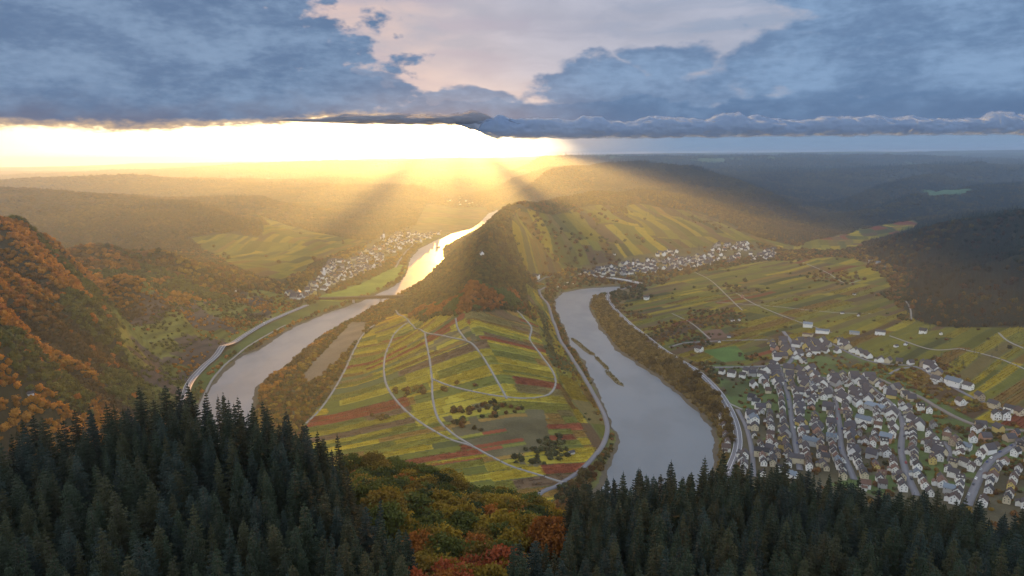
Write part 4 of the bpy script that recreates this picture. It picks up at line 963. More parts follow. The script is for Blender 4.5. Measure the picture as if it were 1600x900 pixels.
# ------------------------------------------------------------------ the fir wood and the autumn trees below the camera
def proj(x, y, z):
    d = np.stack([x, y, z - CAM_Z], -1) @ CAMN; return 800 + F_PX * d[..., 0] / -d[..., 2], 450 - F_PX * d[..., 1] / -d[..., 2]
def newobj(name, me, parent=None, color=None, loc=None, rz=0.0, sc=None):
    o = bpy.data.objects.new(name, me)
    if loc is not None: o.location = loc
    if rz: o.rotation_euler = (0, 0, rz)
    if sc is not None: o.scale = sc
    if color is not None: o.color = (*color, 1)
    return link(o, parent)
ORD = lambda n: f"{n}{'th' if 10 <= n % 100 <= 20 else {1:'st',2:'nd',3:'rd'}.get(n % 10, 'th')}"
FIRS = []
for s_ in range(5):
    V, F = fir_shape(10 + s_, 24.0, [3.9, 4.3, 3.7, 4.1, 3.6][s_], 27)
    FIRS.append(mesh_np('fir_crown', V, F, [M_needle]))
FIRTRUNK = mesh_np('fir_trunk', *limb((0, 0, -4), (0, 0, 22.5), .36, .05, 7), [M_bark])
DEC = []
for s_ in range(5):
    V, F = leafy_crown(200 + s_, 4.2, 4.4, 90, 34, 0.42, 4.0); DEC.append(mesh_np('leafy_crown', V, F, [M_leaf]))
DECTRUNK = [mesh_np('leafy_trunk', *trunk_shape(s_, 6.0), [M_bark]) for s_ in range(3)]
def tree(name, crown, trunk, loc, q, qz, rz, col, label, cat_, grp, tilt=0.0):
    e = newobj(name, None, None, None, loc, rz, (q, q, qz)); e.rotation_euler = (tilt, tilt * .6, rz); tag(e, label, cat_, grp)
    newobj('crown', crown, e, col); newobj('trunk', trunk, e); return e
def foreground():
    DP = np.array([(500,672),(545,684),(620,715),(700,728),(780,755),(850,775),(905,800),(870,835),(800,835),(800,905),(770,930),(610,930),(630,868),(650,838),(585,770),(545,728)])
    x, y = jitter_grid(-260, 260, 40, 300, 4.35); r = np.hypot(x, y); z = land(x, y)
    k = (r > 62) & (r < 250) & (np.abs(np.arctan2(x, y)) < .78); x, y, z, r = x[k], y[k], z[k], r[k]
    H = RNG.triangular(17.0, 21.5, 24.5, len(x)); px, py = proj(x, y, z + H)
    dec = in_poly(px, py, DP)
    k = ~dec & (r < np.where(px < 620, 196, 200)); fx, fy, fz, fr, fh, fpx, fpy = (a[k] for a in (x, y, z, r, H, px, py))
    m = (fpx > 560) & (fpx < 890) & (fr > 150) & (fpy < 800); q = ~m
    fx, fy, fz, fr, fh, fpx, fpy = (a[q] for a in (fx, fy, fz, fr, fh, fpx, fpy))
    inview = (fpx > -25) & (fpx < 1625) & (fpy < 915); score = np.where(inview, 1 / fr, 0)
    # tree tops standing free above their neighbours make the tree line
    top = np.array([inview[i] and not np.any((np.abs(fpx - fpx[i]) < 9) & (fpy < fpy[i] - 1)) for i in range(len(fx))])
    first = np.where(top & inview)[0]; rest = np.where(~top & inview)[0]; rest = rest[np.argsort(fpy[rest])]
    # nearer firs that are seen largest
    order = np.concatenate([first, np.where(~top & inview)[0][np.argsort(-(fh / fr)[~top & inview])]])[:300]
    solo = np.zeros(len(fx), bool); solo[order] = True
    print('firs', len(fx), 'in view', inview.sum(), 'treeline', len(first))
    cnt = {'left': 0, 'right': 0}
    COLS = dict(green=(0.020, 0.031, 0.017), bluish=(0.019, 0.032, 0.026), olive=(0.036, 0.040, 0.019))
    ci = RNG.choice(3, len(fx), p=[.5, .25, .25]); names = list(COLS)
    colv = np.array([COLS[names[i]] for i in ci]) * RNG.uniform(.75, 1.3, (len(fx), 1))
    wid = RNG.uniform(.60, 1.28, len(fx)); var = RNG.integers(0, 5, len(fx)); rz = RNG.uniform(0, 6.28, len(fx))
    for i in sorted(order, key=lambda i: fpx[i]):
        side = 'left' if fpx[i] < 700 else 'right'
        if top[i]:
            cnt[side] += 1
            lab = f"dark {names[ci[i]]} fir on the {side} tree line, {ORD(cnt[side])} tip from its left end"; grp = f'firs whose tips form the {side} tree line'
        else:
            col9 = 'far left' if fpx[i] < 200 else 'left' if fpx[i] < 420 else 'left centre' if fpx[i] < 760 else 'right centre' if fpx[i] < 1050 else 'right' if fpx[i] < 1330 else 'far right'
            row = 'just under the tree line' if fpy[i] < 745 else 'half way down the wood' if fpy[i] < 820 else 'along the bottom edge'
            hw = 'tall' if fh[i] > 21.5 else 'short'
            kk = (hw, ci[i], row, col9); cnt[kk] = cnt.get(kk, 0) + 1
            lab = f"{ORD(cnt[kk])} {hw} {names[ci[i]]} fir from the left, {row}, {col9}"; grp = f'{hw} {names[ci[i]]} firs {row}, {col9}'
        tree('fir_tree', FIRS[var[i]], FIRTRUNK, (fx[i], fy[i], fz[i]), fh[i] / 24 * wid[i], fh[i] / 24, rz[i], colv[i], lab, 'fir tree', grp, RNG.normal() * .03)
    o = ~solo; n = int(o.sum())
    F2 = [mesh_np('fir_shape', *fir_shape(10 + s_, 24.0, 4.0, 27), [M_needle_i]) for s_ in range(3)]
    sc = np.stack([fh[o] / 24 * wid[o], fh[o] / 24 * wid[o], fh[o] / 24], 1); rot = np.zeros((n, 3)); rot[:, 2] = rz[o]
    scatter('fir_wood', F2, np.stack([fx[o], fy[o], fz[o]], 1), sc, rot, RNG.integers(0, 3, n), colv[o], 'the rest of the dark fir wood round the single firs')
    # broadleaf hollow
    x, y = jitter_grid(-150, 60, 90, 330, 5.5); r = np.hypot(x, y); z = land(x, y); H = RNG.uniform(9.5, 13.5, len(x)); px, py = proj(x, y, z + H)
    k = in_poly(px, py, DP) & (r > 105) & (r < 330); x, y, z, r, H, px, py = (a[k] for a in (x, y, z, r, H, px, py))
    vis = (px > 480) & (py < 925); idx = np.where(vis)[0]; idx = idx[np.argsort(r[idx])]
    print('autumn trees', len(x), len(idx))
    kinds = [('olive green', (0.085, 0.095, 0.022)), ('golden', (0.24, 0.165, 0.022)), ('orange', (0.25, 0.095, 0.020)), ('ochre', (0.17, 0.115, 0.022)), ('dark green', (0.045, 0.058, 0.020)), ('rust red', (0.27, 0.070, 0.026))]
    k_ = np.zeros(len(x), int)
    for i in range(len(x)):
        if py[i] > 838 and px[i] < 790: p = [.12, .27, .26, .2, 0, .15]
        elif px[i] > 840: p = [.15, .35, .22, .28, 0, 0]
        else: p = [.34, .24, .05, .25, .12, 0]
        k_[i] = RNG.choice(6, p=p)
    cnt = {}
    for i in sorted(idx[:110], key=lambda i: (round(py[i] / 28), px[i])):
        nm, c = kinds[k_[i]]
        zone = 'bottom clump between the firs' if py[i] > 845 else 'upper rim of the autumn wood' if py[i] < 690 + (px[i] - 540) * .30 + 22 else 'left part of the autumn wood' if px[i] < 660 else 'middle of the autumn wood' if px[i] < 780 else 'right part of the autumn wood'
        key = (nm, zone); cnt[key] = cnt.get(key, 0) + 1
        tree('autumn_tree', DEC[RNG.integers(5)], DECTRUNK[RNG.integers(3)], (x[i], y[i], z[i]), H[i] / 12.8 * RNG.uniform(.85, 1.15), H[i] / 12.8, RNG.uniform(0, 6.28), np.array(c) * RNG.uniform(.75, 1.25),
             f"{ORD(cnt[key])} {nm} tree in the {zone}, counted from far left", 'tree', 'autumn trees in the hollow between the firs')
    if len(idx) > 110:
        o = idx[110:]; n = len(o); DI = [mesh_np('leafy_shape', *leafy_crown(200 + s_, 4.2, 4.4, 105, 34, 0.34, 4.0), [M_leaf_i]) for s_ in range(3)]
        q = H[o] / 12.8; rot = np.zeros((n, 3)); rot[:, 2] = RNG.uniform(0, 6.28, n)
        scatter('autumn_wood', DI, np.stack([x[o], y[o], z[o]], 1), np.stack([q, q, q], 1), rot, RNG.integers(0, 3, n), np.array([kinds[j][1] for j in k_[o]]) * RNG.uniform(.75, 1.25, (n, 1)), 'the rest of the autumn wood behind the single trees')
foreground()

# single trees of the river banks and gardens
def bank_trees():
    crowns = []; trunks = [mesh_np('small_trunk', *trunk_shape(9, 3.4, .22, 1.6), [M_bark])]
    for s_ in range(4):
        V, F = leafy_crown(300 + s_, 4.2, 3.6, 60, 16, 0.62, 1.2); crowns.append(mesh_np('bank_crown', V, F, [M_leaf]))
    seg = []
    P = FP[SINGLE]; px, py = proj(P[:, 0], P[:, 1], P[:, 2])
    def place(i):
        if in_poly(P[i:i+1, 0], P[i:i+1, 1], Z_NEEF)[0]: return 'gardens of the near village'
        if px[i] < 330: return 'far left shore below the road'
        if px[i] < 640: return 'shore left of the vineyards'
        if px[i] < 860: return 'shore at the tip of the peninsula'
        if px[i] < 975 and (px[i] < 930 or py[i] > 600): return 'shore right of the peninsula'
        return 'ochre belt by the right river bank'
    cnt = {}
    for j in np.argsort(py):
        k = SINGLE[j]; t = FTINT[k]
        hue = 'orange' if t[0] > 2.0 * t[1] else 'ochre' if t[0] > 1.35 * t[1] else 'yellowish' if t[0] > .15 else 'dull green'
        w = place(j); cnt[(hue, w)] = cnt.get((hue, w), 0) + 1
        e = tree('broadleaf_tree', crowns[RNG.integers(4)], trunks[0], P[j], FSC[k][0] * 1.05, FSC[k][2] * 1.15, FROT[k][2], t, f"{ORD(cnt[(hue, w)])} {hue} tree from the far end, {w}", 'tree', 'trees in the ' + w)
bank_trees()

# ------------------------------------------------------------------ houses
def box(x0, x1, y0, y1, z0, z1):
    V = np.array([(x, y, z) for z in (z0, z1) for y in (y0, y1) for x in (x0, x1)], float)
    return V, np.array([[0, 2, 3, 1], [4, 5, 7, 6], [0, 1, 5, 4], [2, 6, 7, 3], [0, 4, 6, 2], [1, 3, 7, 5]])
def gable_walls(w, l, e, rh, z0=-3):
    V = [(-w/2,-l/2,z0),(w/2,-l/2,z0),(w/2,l/2,z0),(-w/2,l/2,z0),(-w/2,-l/2,e),(w/2,-l/2,e),(w/2,l/2,e),(-w/2,l/2,e),(0,-l/2,e+rh),(0,l/2,e+rh)]
    return V, [(0,1,5,8,4),(2,3,7,9,6),(1,2,6,5),(3,0,4,7),(4,8,9,7),(8,5,6,9),(3,2,1,0)]
def gable_roof(w, l, e, rh, t=.28, ov=.5):
    k = rh / (w / 2); x = w / 2 + ov; zl = e - ov * k; V = []
    for y in (-l/2 - ov, l/2 + ov):
        V += [(-x, y, zl + .06), (0, y, e + rh + .06), (x, y, zl + .06), (x, y, zl + .06 + t), (0, y, e + rh + .06 + t * 1.2), (-x, y, zl + .06 + t)]
    return V, [(0,1,4,5),(1,2,3,4),(6,11,10,7),(7,10,9,8),(5,4,10,11),(4,3,9,10),(0,6,7,1),(1,7,8,2),(0,5,11,6),(2,8,9,3)]
def poly_mesh(name, lst, mat):
    V = []; F = []
    for v, f in lst:
        o = len(V); V += [tuple(p) for p in v]; F += [tuple(int(i) + o for i in q) for q in f]
    return mesh_np(name, np.array(V), F, [mat])
WIN = poly_mesh('window', [box(-.5, .5, -.04, .04, -.65, .65)], M_glass)
WFR = poly_mesh('window_frame', [box(-.62, .62, -.025, .025, .65, .78), box(-.62, .62, -.025, .025, -.78, -.65), box(-.62, -.5, -.025, .025, -.65, .65), box(.5, .62, -.025, .025, -.65, .65)], M_frame)
DOOR = poly_mesh('door', [box(-.55, .55, -.05, .05, 0, 2.1)], plain('door_wood', (.12, .06, .035), .6))
CHIM = poly_mesh('chimney', [box(-.35, .35, -.35, .35, 0, 2.2), box(-.45, .45, -.45, .45, 2.2, 2.35)], M_brick)
# kinds: (width, length, eave, roof rise, extra)
HK = [(9, 11, 5.6, 4.6, None), (8, 10, 6.0, 4.2, 'dormer'), (10, 12, 5.2, 4.4, 'annex'), (9.5, 14, 6.4, 4.4, 'dormer'), (8.5, 9.5, 4.0, 4.6, None), (11, 13, 5.6, 3.8, 'porch'), (20, 30, 6.0, 2.6, None), (13, 22, 7.5, 4.2, 'dormer')]
HM = []
for n_, (w, l, e, rh, ex) in enumerate(HK):
    W = [gable_walls(w, l, e, rh)]; R = [gable_roof(w, l, e, rh)]
    if ex == 'dormer':
        for yy in (-l * .2, l * .22):
            W.append(box(w * .12, w * .40, yy - 1.1, yy + 1.1, e + .5, e + rh * .72)); R.append(box(w * .08, w * .44, yy - 1.35, yy + 1.35, e + rh * .72 + .01, e + rh * .72 + .25))
    if ex == 'annex':
        v, f = gable_walls(5, 6, 2.8, 1.8); W.append(([(p[0] + w / 2 + 2.5, p[1] - 1.5, p[2]) for p in v], f)); v, f = gable_roof(5, 6, 2.8, 1.8); R.append(([(p[0] + w / 2 + 2.52, p[1] - 1.5, p[2]) for p in v], f))
    if ex == 'porch':
        W.append(box(-w/2 - 3, -w/2 + .01, -3, 2, -3, 2.7)); R.append(box(-w/2 - 3.3, -w/2 - .02, -3.3, 2.3, 2.71, 2.95))
    wins = []
    for sgn in (-1, 1):
        for xx in (-w * .25, w * .25):
            wins += [((xx, sgn * (l / 2 + .02), e * .27), 0), ((xx, sgn * (l / 2 + .02), e * .78), 0)]
        wins.append(((0, sgn * (l / 2 + .02), e + rh * .35), 0))
    for sgn in (-1, 1):
        for yy in (-l * .28, l * .28): wins.append(((sgn * (w / 2 + .02), yy, e * .72), math.pi / 2))
    HM.append((poly_mesh('walls', W, M_wall), poly_mesh('roof', R, M_roof), wins, poly_mesh('walls', W, M_wall_i), R))
WALLC = [('white', (.80, .79, .77)), ('white', (.74, .74, .75)), ('cream', (.56, .49, .36)), ('pale grey', (.38, .38, .39)), ('yellow', (.55, .43, .16)), ('salmon', (.46, .27, .20)), ('beige', (.42, .34, .25))]
ROOFC = [('slate', (.060, .055, .060)), ('dark brown', (.065, .045, .040)), ('charcoal', (.035, .035, .040)), ('brown tile', (.12, .070, .052)), ('blue-grey metal', (.13, .16, .20))]
HOUSES = []      # x, y, heading, kind, wall, roof, where, centre distance
TAKEN = []
def free(x, y, rad):
    for (a, b, r) in TAKEN:
        if (x - a) ** 2 + (y - b) ** 2 < (rad + r) ** 2: return False
    return True
def add_house(x, y, ang, kind, where, wall=None, roof=None, size=None, force=False):
    w, l = HK[kind][0], HK[kind][1]; q = size * .86 if size else RNG.uniform(.60, .80); rad = q * (w + l) / 4 * .88
    if not force and (not free(x, y, rad) or not off_road(np.array([x]), np.array([y]), rad * .75)[0]): return False
    TAKEN.append((x, y, rad * 1.08)); wall = RNG.choice(7, p=[.40, .24, .13, .09, .05, .04, .05]) if wall is None else wall; roof = RNG.choice(5, p=[.38, .27, .22, .10, .03]) if roof is None else roof
    HOUSES.append((x, y, ang, kind, wall, roof, where, q)); return True
# landmarks first: (px, py, kind, heading degrees from the view line, wall, roof, size, where)
for (px, py, kd, hd, wl, rf, q, where) in [
    (1368,640,6,60,3,4,.85,'beside the curving street, widest roof of the village'), (1350,662,7,70,0,4,.9,'just below the wide hall roof'), (1267,695,7,80,3,4,.85,'with a wide gable between the left and middle streets'),
    (1178,660,5,10,0,4,1.1,'first of the near village beside the main road'), (1243,722,7,95,2,0,.8,'big block right above the firs at the village bottom'), (1190,712,7,90,2,2,.8,'long block near the main road above the firs'),
    (1384,690,3,75,5,4,1.0,'low, in the gardens left of the curving street'), (1285,520,6,85,0,4,.8,'green-grey shed in the yard at the top of the village road'), (1262,511,7,85,0,4,.8,'yard building highest up the village road'),
    (1335,522,6,88,3,4,.6,'yard shed next to the long shed'), (1375,523,7,88,0,0,.8,'white hall alone right of the yard'), (1262,525,6,80,2,3,.6,'low yard shed with a brown roof'), (1442,521,2,80,0,0,1,'lone house under the hedge line right of the yard'), (1470,523,4,20,0,0,.5,'tiny white chapel-like hut under the hedge line'),
    (1490,603,7,60,0,4,1.0,'biggest of the upper row, white with a blue-grey roof'), (1463,598,5,60,0,0,1.0,'upper row left of the biggest one'), (1512,608,3,60,0,0,.9,'upper row right of the biggest one'),
    (1500,632,2,40,0,1,.9,'alone on the grass below the upper row'), (1530,625,3,30,6,0,.9,'upper row by the lane bend'), (1556,655,1,15,0,2,1.15,'twin gabled, on the meadow edge at the right'), (1571,655,1,15,0,2,1.1,'right twin gable on the meadow edge'), (1552,637,3,60,2,0,.9,'cream, above the twin gables'), (1578,643,5,70,0,0,.95,'wide one near the right photo edge'), (1593,648,4,40,2,1,1.1,'round-looking one cut by the right photo edge'),
    (1010,468,5,80,0,0,1.0,'alone among trees inside the right road bend'), (1013,539,4,60,0,3,.8,'small house left of the main road'), (1022,545,4,80,0,0,.7,'second small house left of the main road'), (1092,549,5,60,0,1,1.0,'farmhouse left of the bright green pitch'),
    (1160,465,4,10,5,3,.8,'little brick hut in the vines of the right plain'), (1360,410,3,80,0,0,.8,'upper of the houses at the foot of the wooded hill'), (1372,414,3,80,0,4,.9,'middle of the houses at the foot of the wooded hill'), (1386,420,7,80,0,4,.6,'last house at the foot of the wooded hill'),
    (1238,748,3,60,0,4,.8,'half hidden by fir tips below the left street'), (1190,588,2,70,0,0,1,'top end of the village by the side road'), (1143,588,3,75,0,0,.9,'by the side road, left end'), (1160,590,0,80,0,0,.9,'by the side road, second from the left'), (1178,580,7,75,3,0,.6,'grey roofed, by the side road'), (1128,584,0,60,0,2,.8,'leftmost by the side road'),
    (1175,625,4,60,3,2,1.1,'alone in the meadow left of the left street'), (1181,632,2,80,0,2,.9,'second in the meadow left of the left street')]:
    p = H2([(px, py)])[0]; add_house(p[0], p[1], math.radians(hd) - math.atan2(p[0], p[1]), kd, where, wl, rf, q, True)
NL = len(HOUSES)
def along(name, px, sides, rows_, sp, where, p_keep=.95, ksel=(0, 1, 2, 3, 4), turn=0.0):
    C = spline(H2(px), 1.0); d = np.r_[0, np.cumsum(np.hypot(*np.diff(C, axis=0).T))]
    for sd_, row in [(s, k) for k in range(rows_) for s in sides]:
        pos = RNG.uniform(0, 5); n = 0
        while pos < d[-1]:
            x = np.interp(pos, d, C[:, 0]); y = np.interp(pos, d, C[:, 1]); x2 = np.interp(pos + 1, d, C[:, 0]); y2 = np.interp(pos + 1, d, C[:, 1])
            t = np.array([x2 - x, y2 - y]); t /= np.hypot(*t) + 1e-9
            if pos + 1 > d[-1]: break
            nrm = np.array([t[1], -t[0]]) * sd_; off = 9.5 + row * 15.5 + RNG.normal() * .8
            hx, hy = x + nrm[0] * off, y + nrm[1] * off; ang = math.atan2(t[1], t[0]) - math.pi / 2 + turn + (math.pi / 2 if RNG.random() < (.05 if row == 0 else .2) else 0) + RNG.normal() * .025
            if RNG.random() < p_keep * (1, .62, .32)[row]:
                sdn = 'right' if nrm[0] > 0 else 'left'
                if add_house(hx, hy, ang, int(RNG.choice(ksel)), (where, sdn, row)): pass
            pos += sp * RNG.uniform(.88, 1.15)
along('west', STREETS['west'], (-1, 1), 3, 10.6, 'long left street')
along('middle', STREETS['middle'], (-1, 1), 3, 10.6, 'middle street')
along('east', STREETS['east'], (-1, 1), 3, 13.0, 'curving right street', .88)
along('corner', STREETS['corner'], (-1, 1), 3, 15.0, 'lower right street', .9)
along('cross', STREETS['cross'], (-1, 1), 1, 13.0, 'top cross street')
along('dead', STREETS['dead'], (-1, 1), 1, 16.0, 'short dead-end street')
along('bank', STREETS['bankside'], (-1, 1), 2, 13.0, 'lane by main road', .85)
along('upper', UP[:5], (-1,), 1, 13.0, 'upper lane', .95)
along('upper2', [(1258,535),(1285,555)], (-1, 1), 2, 13.0, 'yard road', .9)
along('hill', [(1222,565),(1238,556),(1232,535)], (-1, 1), 2, 13.0, 'yard road bend', .9)
along('side', [(1100,576),(1215,576)], (-1, ), 1, 14.0, 'side road', .75)
# lone gardens east of the curving street
for px, py in [(1455,668),(1470,688),(1450,705),(1468,728),(1445,735),(1462,752),(1490,745),(1505,728),(1498,705),(1520,690),(1545,700),(1530,672),(1455,645),(1420,650),(1435,670),(1510,770),(1480,770),(1398,748),(1372,760),(1350,735)]:
    p = H2([(px + RNG.normal() * 2, py)])[0]; add_house(p[0], p[1], RNG.uniform(0, 3.1), int(RNG.integers(0, 6)), ('the lower right gardens', 'right', 0))
VILLAGE_P = np.array([(h[0], h[1]) for h in HOUSES])
print('near houses', len(HOUSES), NL)
def build_house(h, label, grp):
    x, y, ang, kd, wl, rf, where, q = h; w_, r_, wins, _, _ = HM[kd]; z = float(land(x, y)) + 1.0
    e = newobj('house', None, None, None, (x, y, z + .2), ang, (q, q, q * RNG.uniform(.9, 1.08))); tag(e, label, 'house', grp)
    newobj('walls', w_, e, np.array(WALLC[wl][1]) * RNG.uniform(.88, 1.08)); rf_o = newobj('roof', r_, e, np.array(ROOFC[rf][1]) * RNG.uniform(.8, 1.25))
    W, Lh, eh, rh, _ = HK[kd]; newobj('chimney', CHIM, rf_o, None, (W * .14, Lh * .2, eh + rh * .55))
    face = np.array([-x, -y]) / math.hypot(x, y)
    for (p, a) in wins:
        nl = Vector((0, math.copysign(1, p[1]), 0)) if a == 0 else Vector((math.copysign(1, p[0]), 0, 0)); nl.rotate(Euler((0, 0, ang)))
        if nl.x * face[0] + nl.y * face[1] < .15: continue
        o = newobj('window', WIN, e, None, p, a)
        if q > .8 and math.hypot(x, y) < 860: newobj('frame', WFR, o)
    newobj('door', DOOR, e, None, (0, -Lh / 2 - .04, 0))
dist = [math.hypot(h[0], h[1]) for h in HOUSES]; pick = sorted(range(len(HOUSES)), key=lambda i: dist[i] / (HK[HOUSES[i][3]][0] * HOUSES[i][7]))[:286]
pick = sorted(set(pick) | set(range(NL)), key=lambda i: -HOUSES[i][1]); extra = [i for i in range(len(HOUSES)) if i not in set(pick)]
cn = {}
for i in pick:
    h = HOUSES[i]; wc, rc = WALLC[h[4]][0], ROOFC[h[5]][0]
    if isinstance(h[6], str): build_house(h, f"{wc} house, {h[6]}", 'houses of the near village' if h[1] < 1100 else 'houses on the right plain'); continue
    where, sdn, row = h[6]; key = (where, sdn, row, wc, rc); cn[key] = cn.get(key, 0) + 1
    rown = ('', 'behind, ', 'farthest back, ')[row]
    build_house(h, f"{ORD(cn[key])} {wc} {rc}-roofed house from far end, {rown}{sdn} of {where}", 'houses of the near village')
def far_houses():
    X = []; 
    for poly, n in ((PP((905,426),(960,415),(1000,408),(1060,403),(1105,400),(1108,414),(1060,424),(1000,428),(940,432)), 118), (PP((1102,396),(1150,398),(1210,396),(1210,406),(1150,412),(1104,412)), 34), (PP((1110,384),(1165,380),(1172,392),(1112,396)), 26), (PP((1025,394),(1060,394),(1060,400),(1028,402)), 8), (PP((1190,392),(1212,390),(1212,402),(1192,402)), 10),
                    (PP((472,468),(480,448),(500,432),(515,410),(560,405),(600,400),(600,415),(560,432),(520,445),(498,464)), 105), (PP((560,398),(590,385),(620,366),(690,364),(660,378),(632,386),(600,402),(565,406)), 100), (PP((448,460),(468,452),(470,468),(450,468)), 9), (PP((690,304),(730,312),(745,318),(720,320),(690,314)), 26)):
        lo, hi = poly.min(0), poly.max(0); c = 0; t = 0
        while c < n and t < 6000:
            t += 1; p = RNG.uniform(lo, hi)
            if in_poly(p[None, 0], p[None, 1], poly)[0] and free(p[0], p[1], 5.6): TAKEN.append((p[0], p[1], 5.6)); X.append(p); c += 1
    for i in extra: X.append(np.array(HOUSES[i][:2]))
    X = np.array(X); n = len(X); z = land(X[:, 0], X[:, 1])
    protos = []
    for kd in (0, 1, 2, 4):
        W, R = HK[kd], HM[kd][4]; me = HM[kd][3].copy(); bm_v = np.array([v.co for v in me.vertices]); fs = [tuple(p.vertices) for p in me.polygons]; nw = len(fs)
        V = list(map(tuple, bm_v)); 
        for v, f in R: o = len(V); V += [tuple(p) for p in v]; fs += [tuple(i + o for i in q) for q in f]
        nf = len(fs); protos.append(mesh_np('house_shape', np.array(V), fs, [M_wall_i, M_roof_far], matidx=[0] * nw + [1] * (nf - nw)))
    rot = np.zeros((n, 3)); rot[:, 2] = RNG.uniform(0, 3.14, n); q = RNG.uniform(.8, 1.2, n)
    scatter('far_houses', protos, np.stack([X[:, 0], X[:, 1], z], 1), np.stack([q, q, q], 1), rot, RNG.integers(0, 4, n), np.array([WALLC[i][1] for i in RNG.choice(7, n, p=[.40, .24, .13, .09, .05, .04, .05])]), 'crowded white houses of the far villages')
M_roof_far = plain('far_slate', (.055, .052, .058), .7, .2, .3)
far_houses()

# ------------------------------------------------------------------ bridges, breakwaters, church, chapel, boats, vehicles
def P3(px, py): return hit([(px, py)])[0]
def beam(a, b, w, h, top=0.0):
    a, b = np.array(a, float), np.array(b, float); d = b - a; n = np.array([d[1], -d[0], 0]); n /= np.linalg.norm(n); u = np.array([0, 0, 1.0])
    V = [p + n * sx * w / 2 + u * (top - hz) for p in (a, b) for hz in (h, 0) for sx in (-1, 1)]
    return np.array(V), [(0, 1, 3, 2), (4, 6, 7, 5), (0, 4, 5, 1), (2, 3, 7, 6), (0, 2, 6, 4), (1, 5, 7, 3)]
def left_bridge():
    a = at_z(400, 468, 15)[:3]; b = at_z(632, 461, 15)[:3]; a[2] = b[2] = 15
    e = newobj('railway_bridge', None, None, None, tuple((a + b) / 2 * [1, 1, 0])); tag(e, 'long dark girder bridge on stone piers crossing the left river arm', 'bridge'); c = (a + b) / 2 * [1, 1, 0]
    dv = b - a; L = np.linalg.norm(dv)
    newobj('deck', poly_mesh('deck', [beam(a - c, b - c, 7, 4.6)], M_steel), e)
    g = []; nrm = np.array([dv[1], -dv[0], 0]) / L
    for s in (-1, 1):
        o = nrm * 3.7 * s - c; g.append(beam(a + o + [0, 0, -5.6], b + o + [0, 0, -5.6], .6, .9)); g.append(beam(a + o, b + o, .6, .9, .3)); k = 30
        for i in range(k):
            p = a + dv * i / k + o; q = a + dv * (i + .5) / k + o; r2 = a + dv * (i + 1) / k + o; g.append(beam(p + [0, 0, -.2], q + [0, 0, -5.6], .45, .5)); g.append(beam(q + [0, 0, -5.6], r2 + [0, 0, -.2], .45, .5))
    newobj('girder', poly_mesh('girder', g, M_steel), e)
    newobj('railing', poly_mesh('railing', [beam(a + nrm * 3.9 * s - c, b + nrm * 3.9 * s - c, .12, .12, 1.1) for s in (-1, 1)], M_steel), e)
    for t in (.17, .33, .49, .65, .835, .985):
        p = a + dv * t - c; u = dv / L; w = 2.2 if t > .6 else 1.6
        V = [];
        for z_, ww in ((-18, 1.25), (-6.55, 1.0)):
            for su, sn in ((-1, -1), (1, -1), (1, 1), (-1, 1)): V.append(p + u * su * w * ww + nrm * sn * 4.2 * ww + [0, 0, z_])
        newobj('pier', poly_mesh('pier', [(np.array(V), [(0, 1, 5, 4), (1, 2, 6, 5), (2, 3, 7, 6), (3, 0, 4, 7), (4, 5, 6, 7), (0, 3, 2, 1)])], M_concrete), e)
left_bridge()
def right_bridge():
    pts = [at_z(x, y, z) for x, y, z in ((905,428,9),(925,430,10),(950,433.5,10.5),(980,438,10.5),(1002,443,8))]; C = spline([p[:2] for p in pts], 8); zz = np.interp(np.linspace(0, 1, len(C)), np.linspace(0, 1, 5), [9, 10, 10.5, 10.5, 8])
    e = newobj('road_bridge', None, None, None, (C[len(C)//2][0], C[len(C)//2][1], 0)); tag(e, 'pale concrete road bridge across the upper end of the right river arm', 'bridge'); c = np.array([*C[len(C)//2], 0])
    N = [beam(np.r_[p, z1] - c, np.r_[q, z2] - c, 11, 1.3) for p, q, z1, z2 in zip(C[:-1], C[1:], zz[:-1], zz[1:])]
    newobj('deck', poly_mesh('deck', N, M_concrete), e)
    par = []
    for s in (-1, 1):
        T = np.gradient(C, axis=0); nn = np.stack([T[:, 1], -T[:, 0]], 1); nn /= np.hypot(*nn.T)[:, None]; Q = C + nn * 5.2 * s
        par += [beam(np.r_[p, z1 + .9] - c, np.r_[q, z2 + .9] - c, .35, .895) for p, q, z1, z2 in zip(Q[:-1], Q[1:], zz[:-1], zz[1:])]
    newobj('parapet', poly_mesh('parapet', par, M_frame), e)
    for t in (.12, .3, .48, .66, .84):
        p = C[int(t * len(C))]; v = box(-1, 1, -4, 4, -8, np.interp(t, np.linspace(0, 1, 5), [9, 10, 10.5, 10.5, 8]) - 1.35); newobj('pier', poly_mesh('pier', [(v[0] + np.r_[p, 0] - c, v[1])], M_concrete), e)
right_bridge()
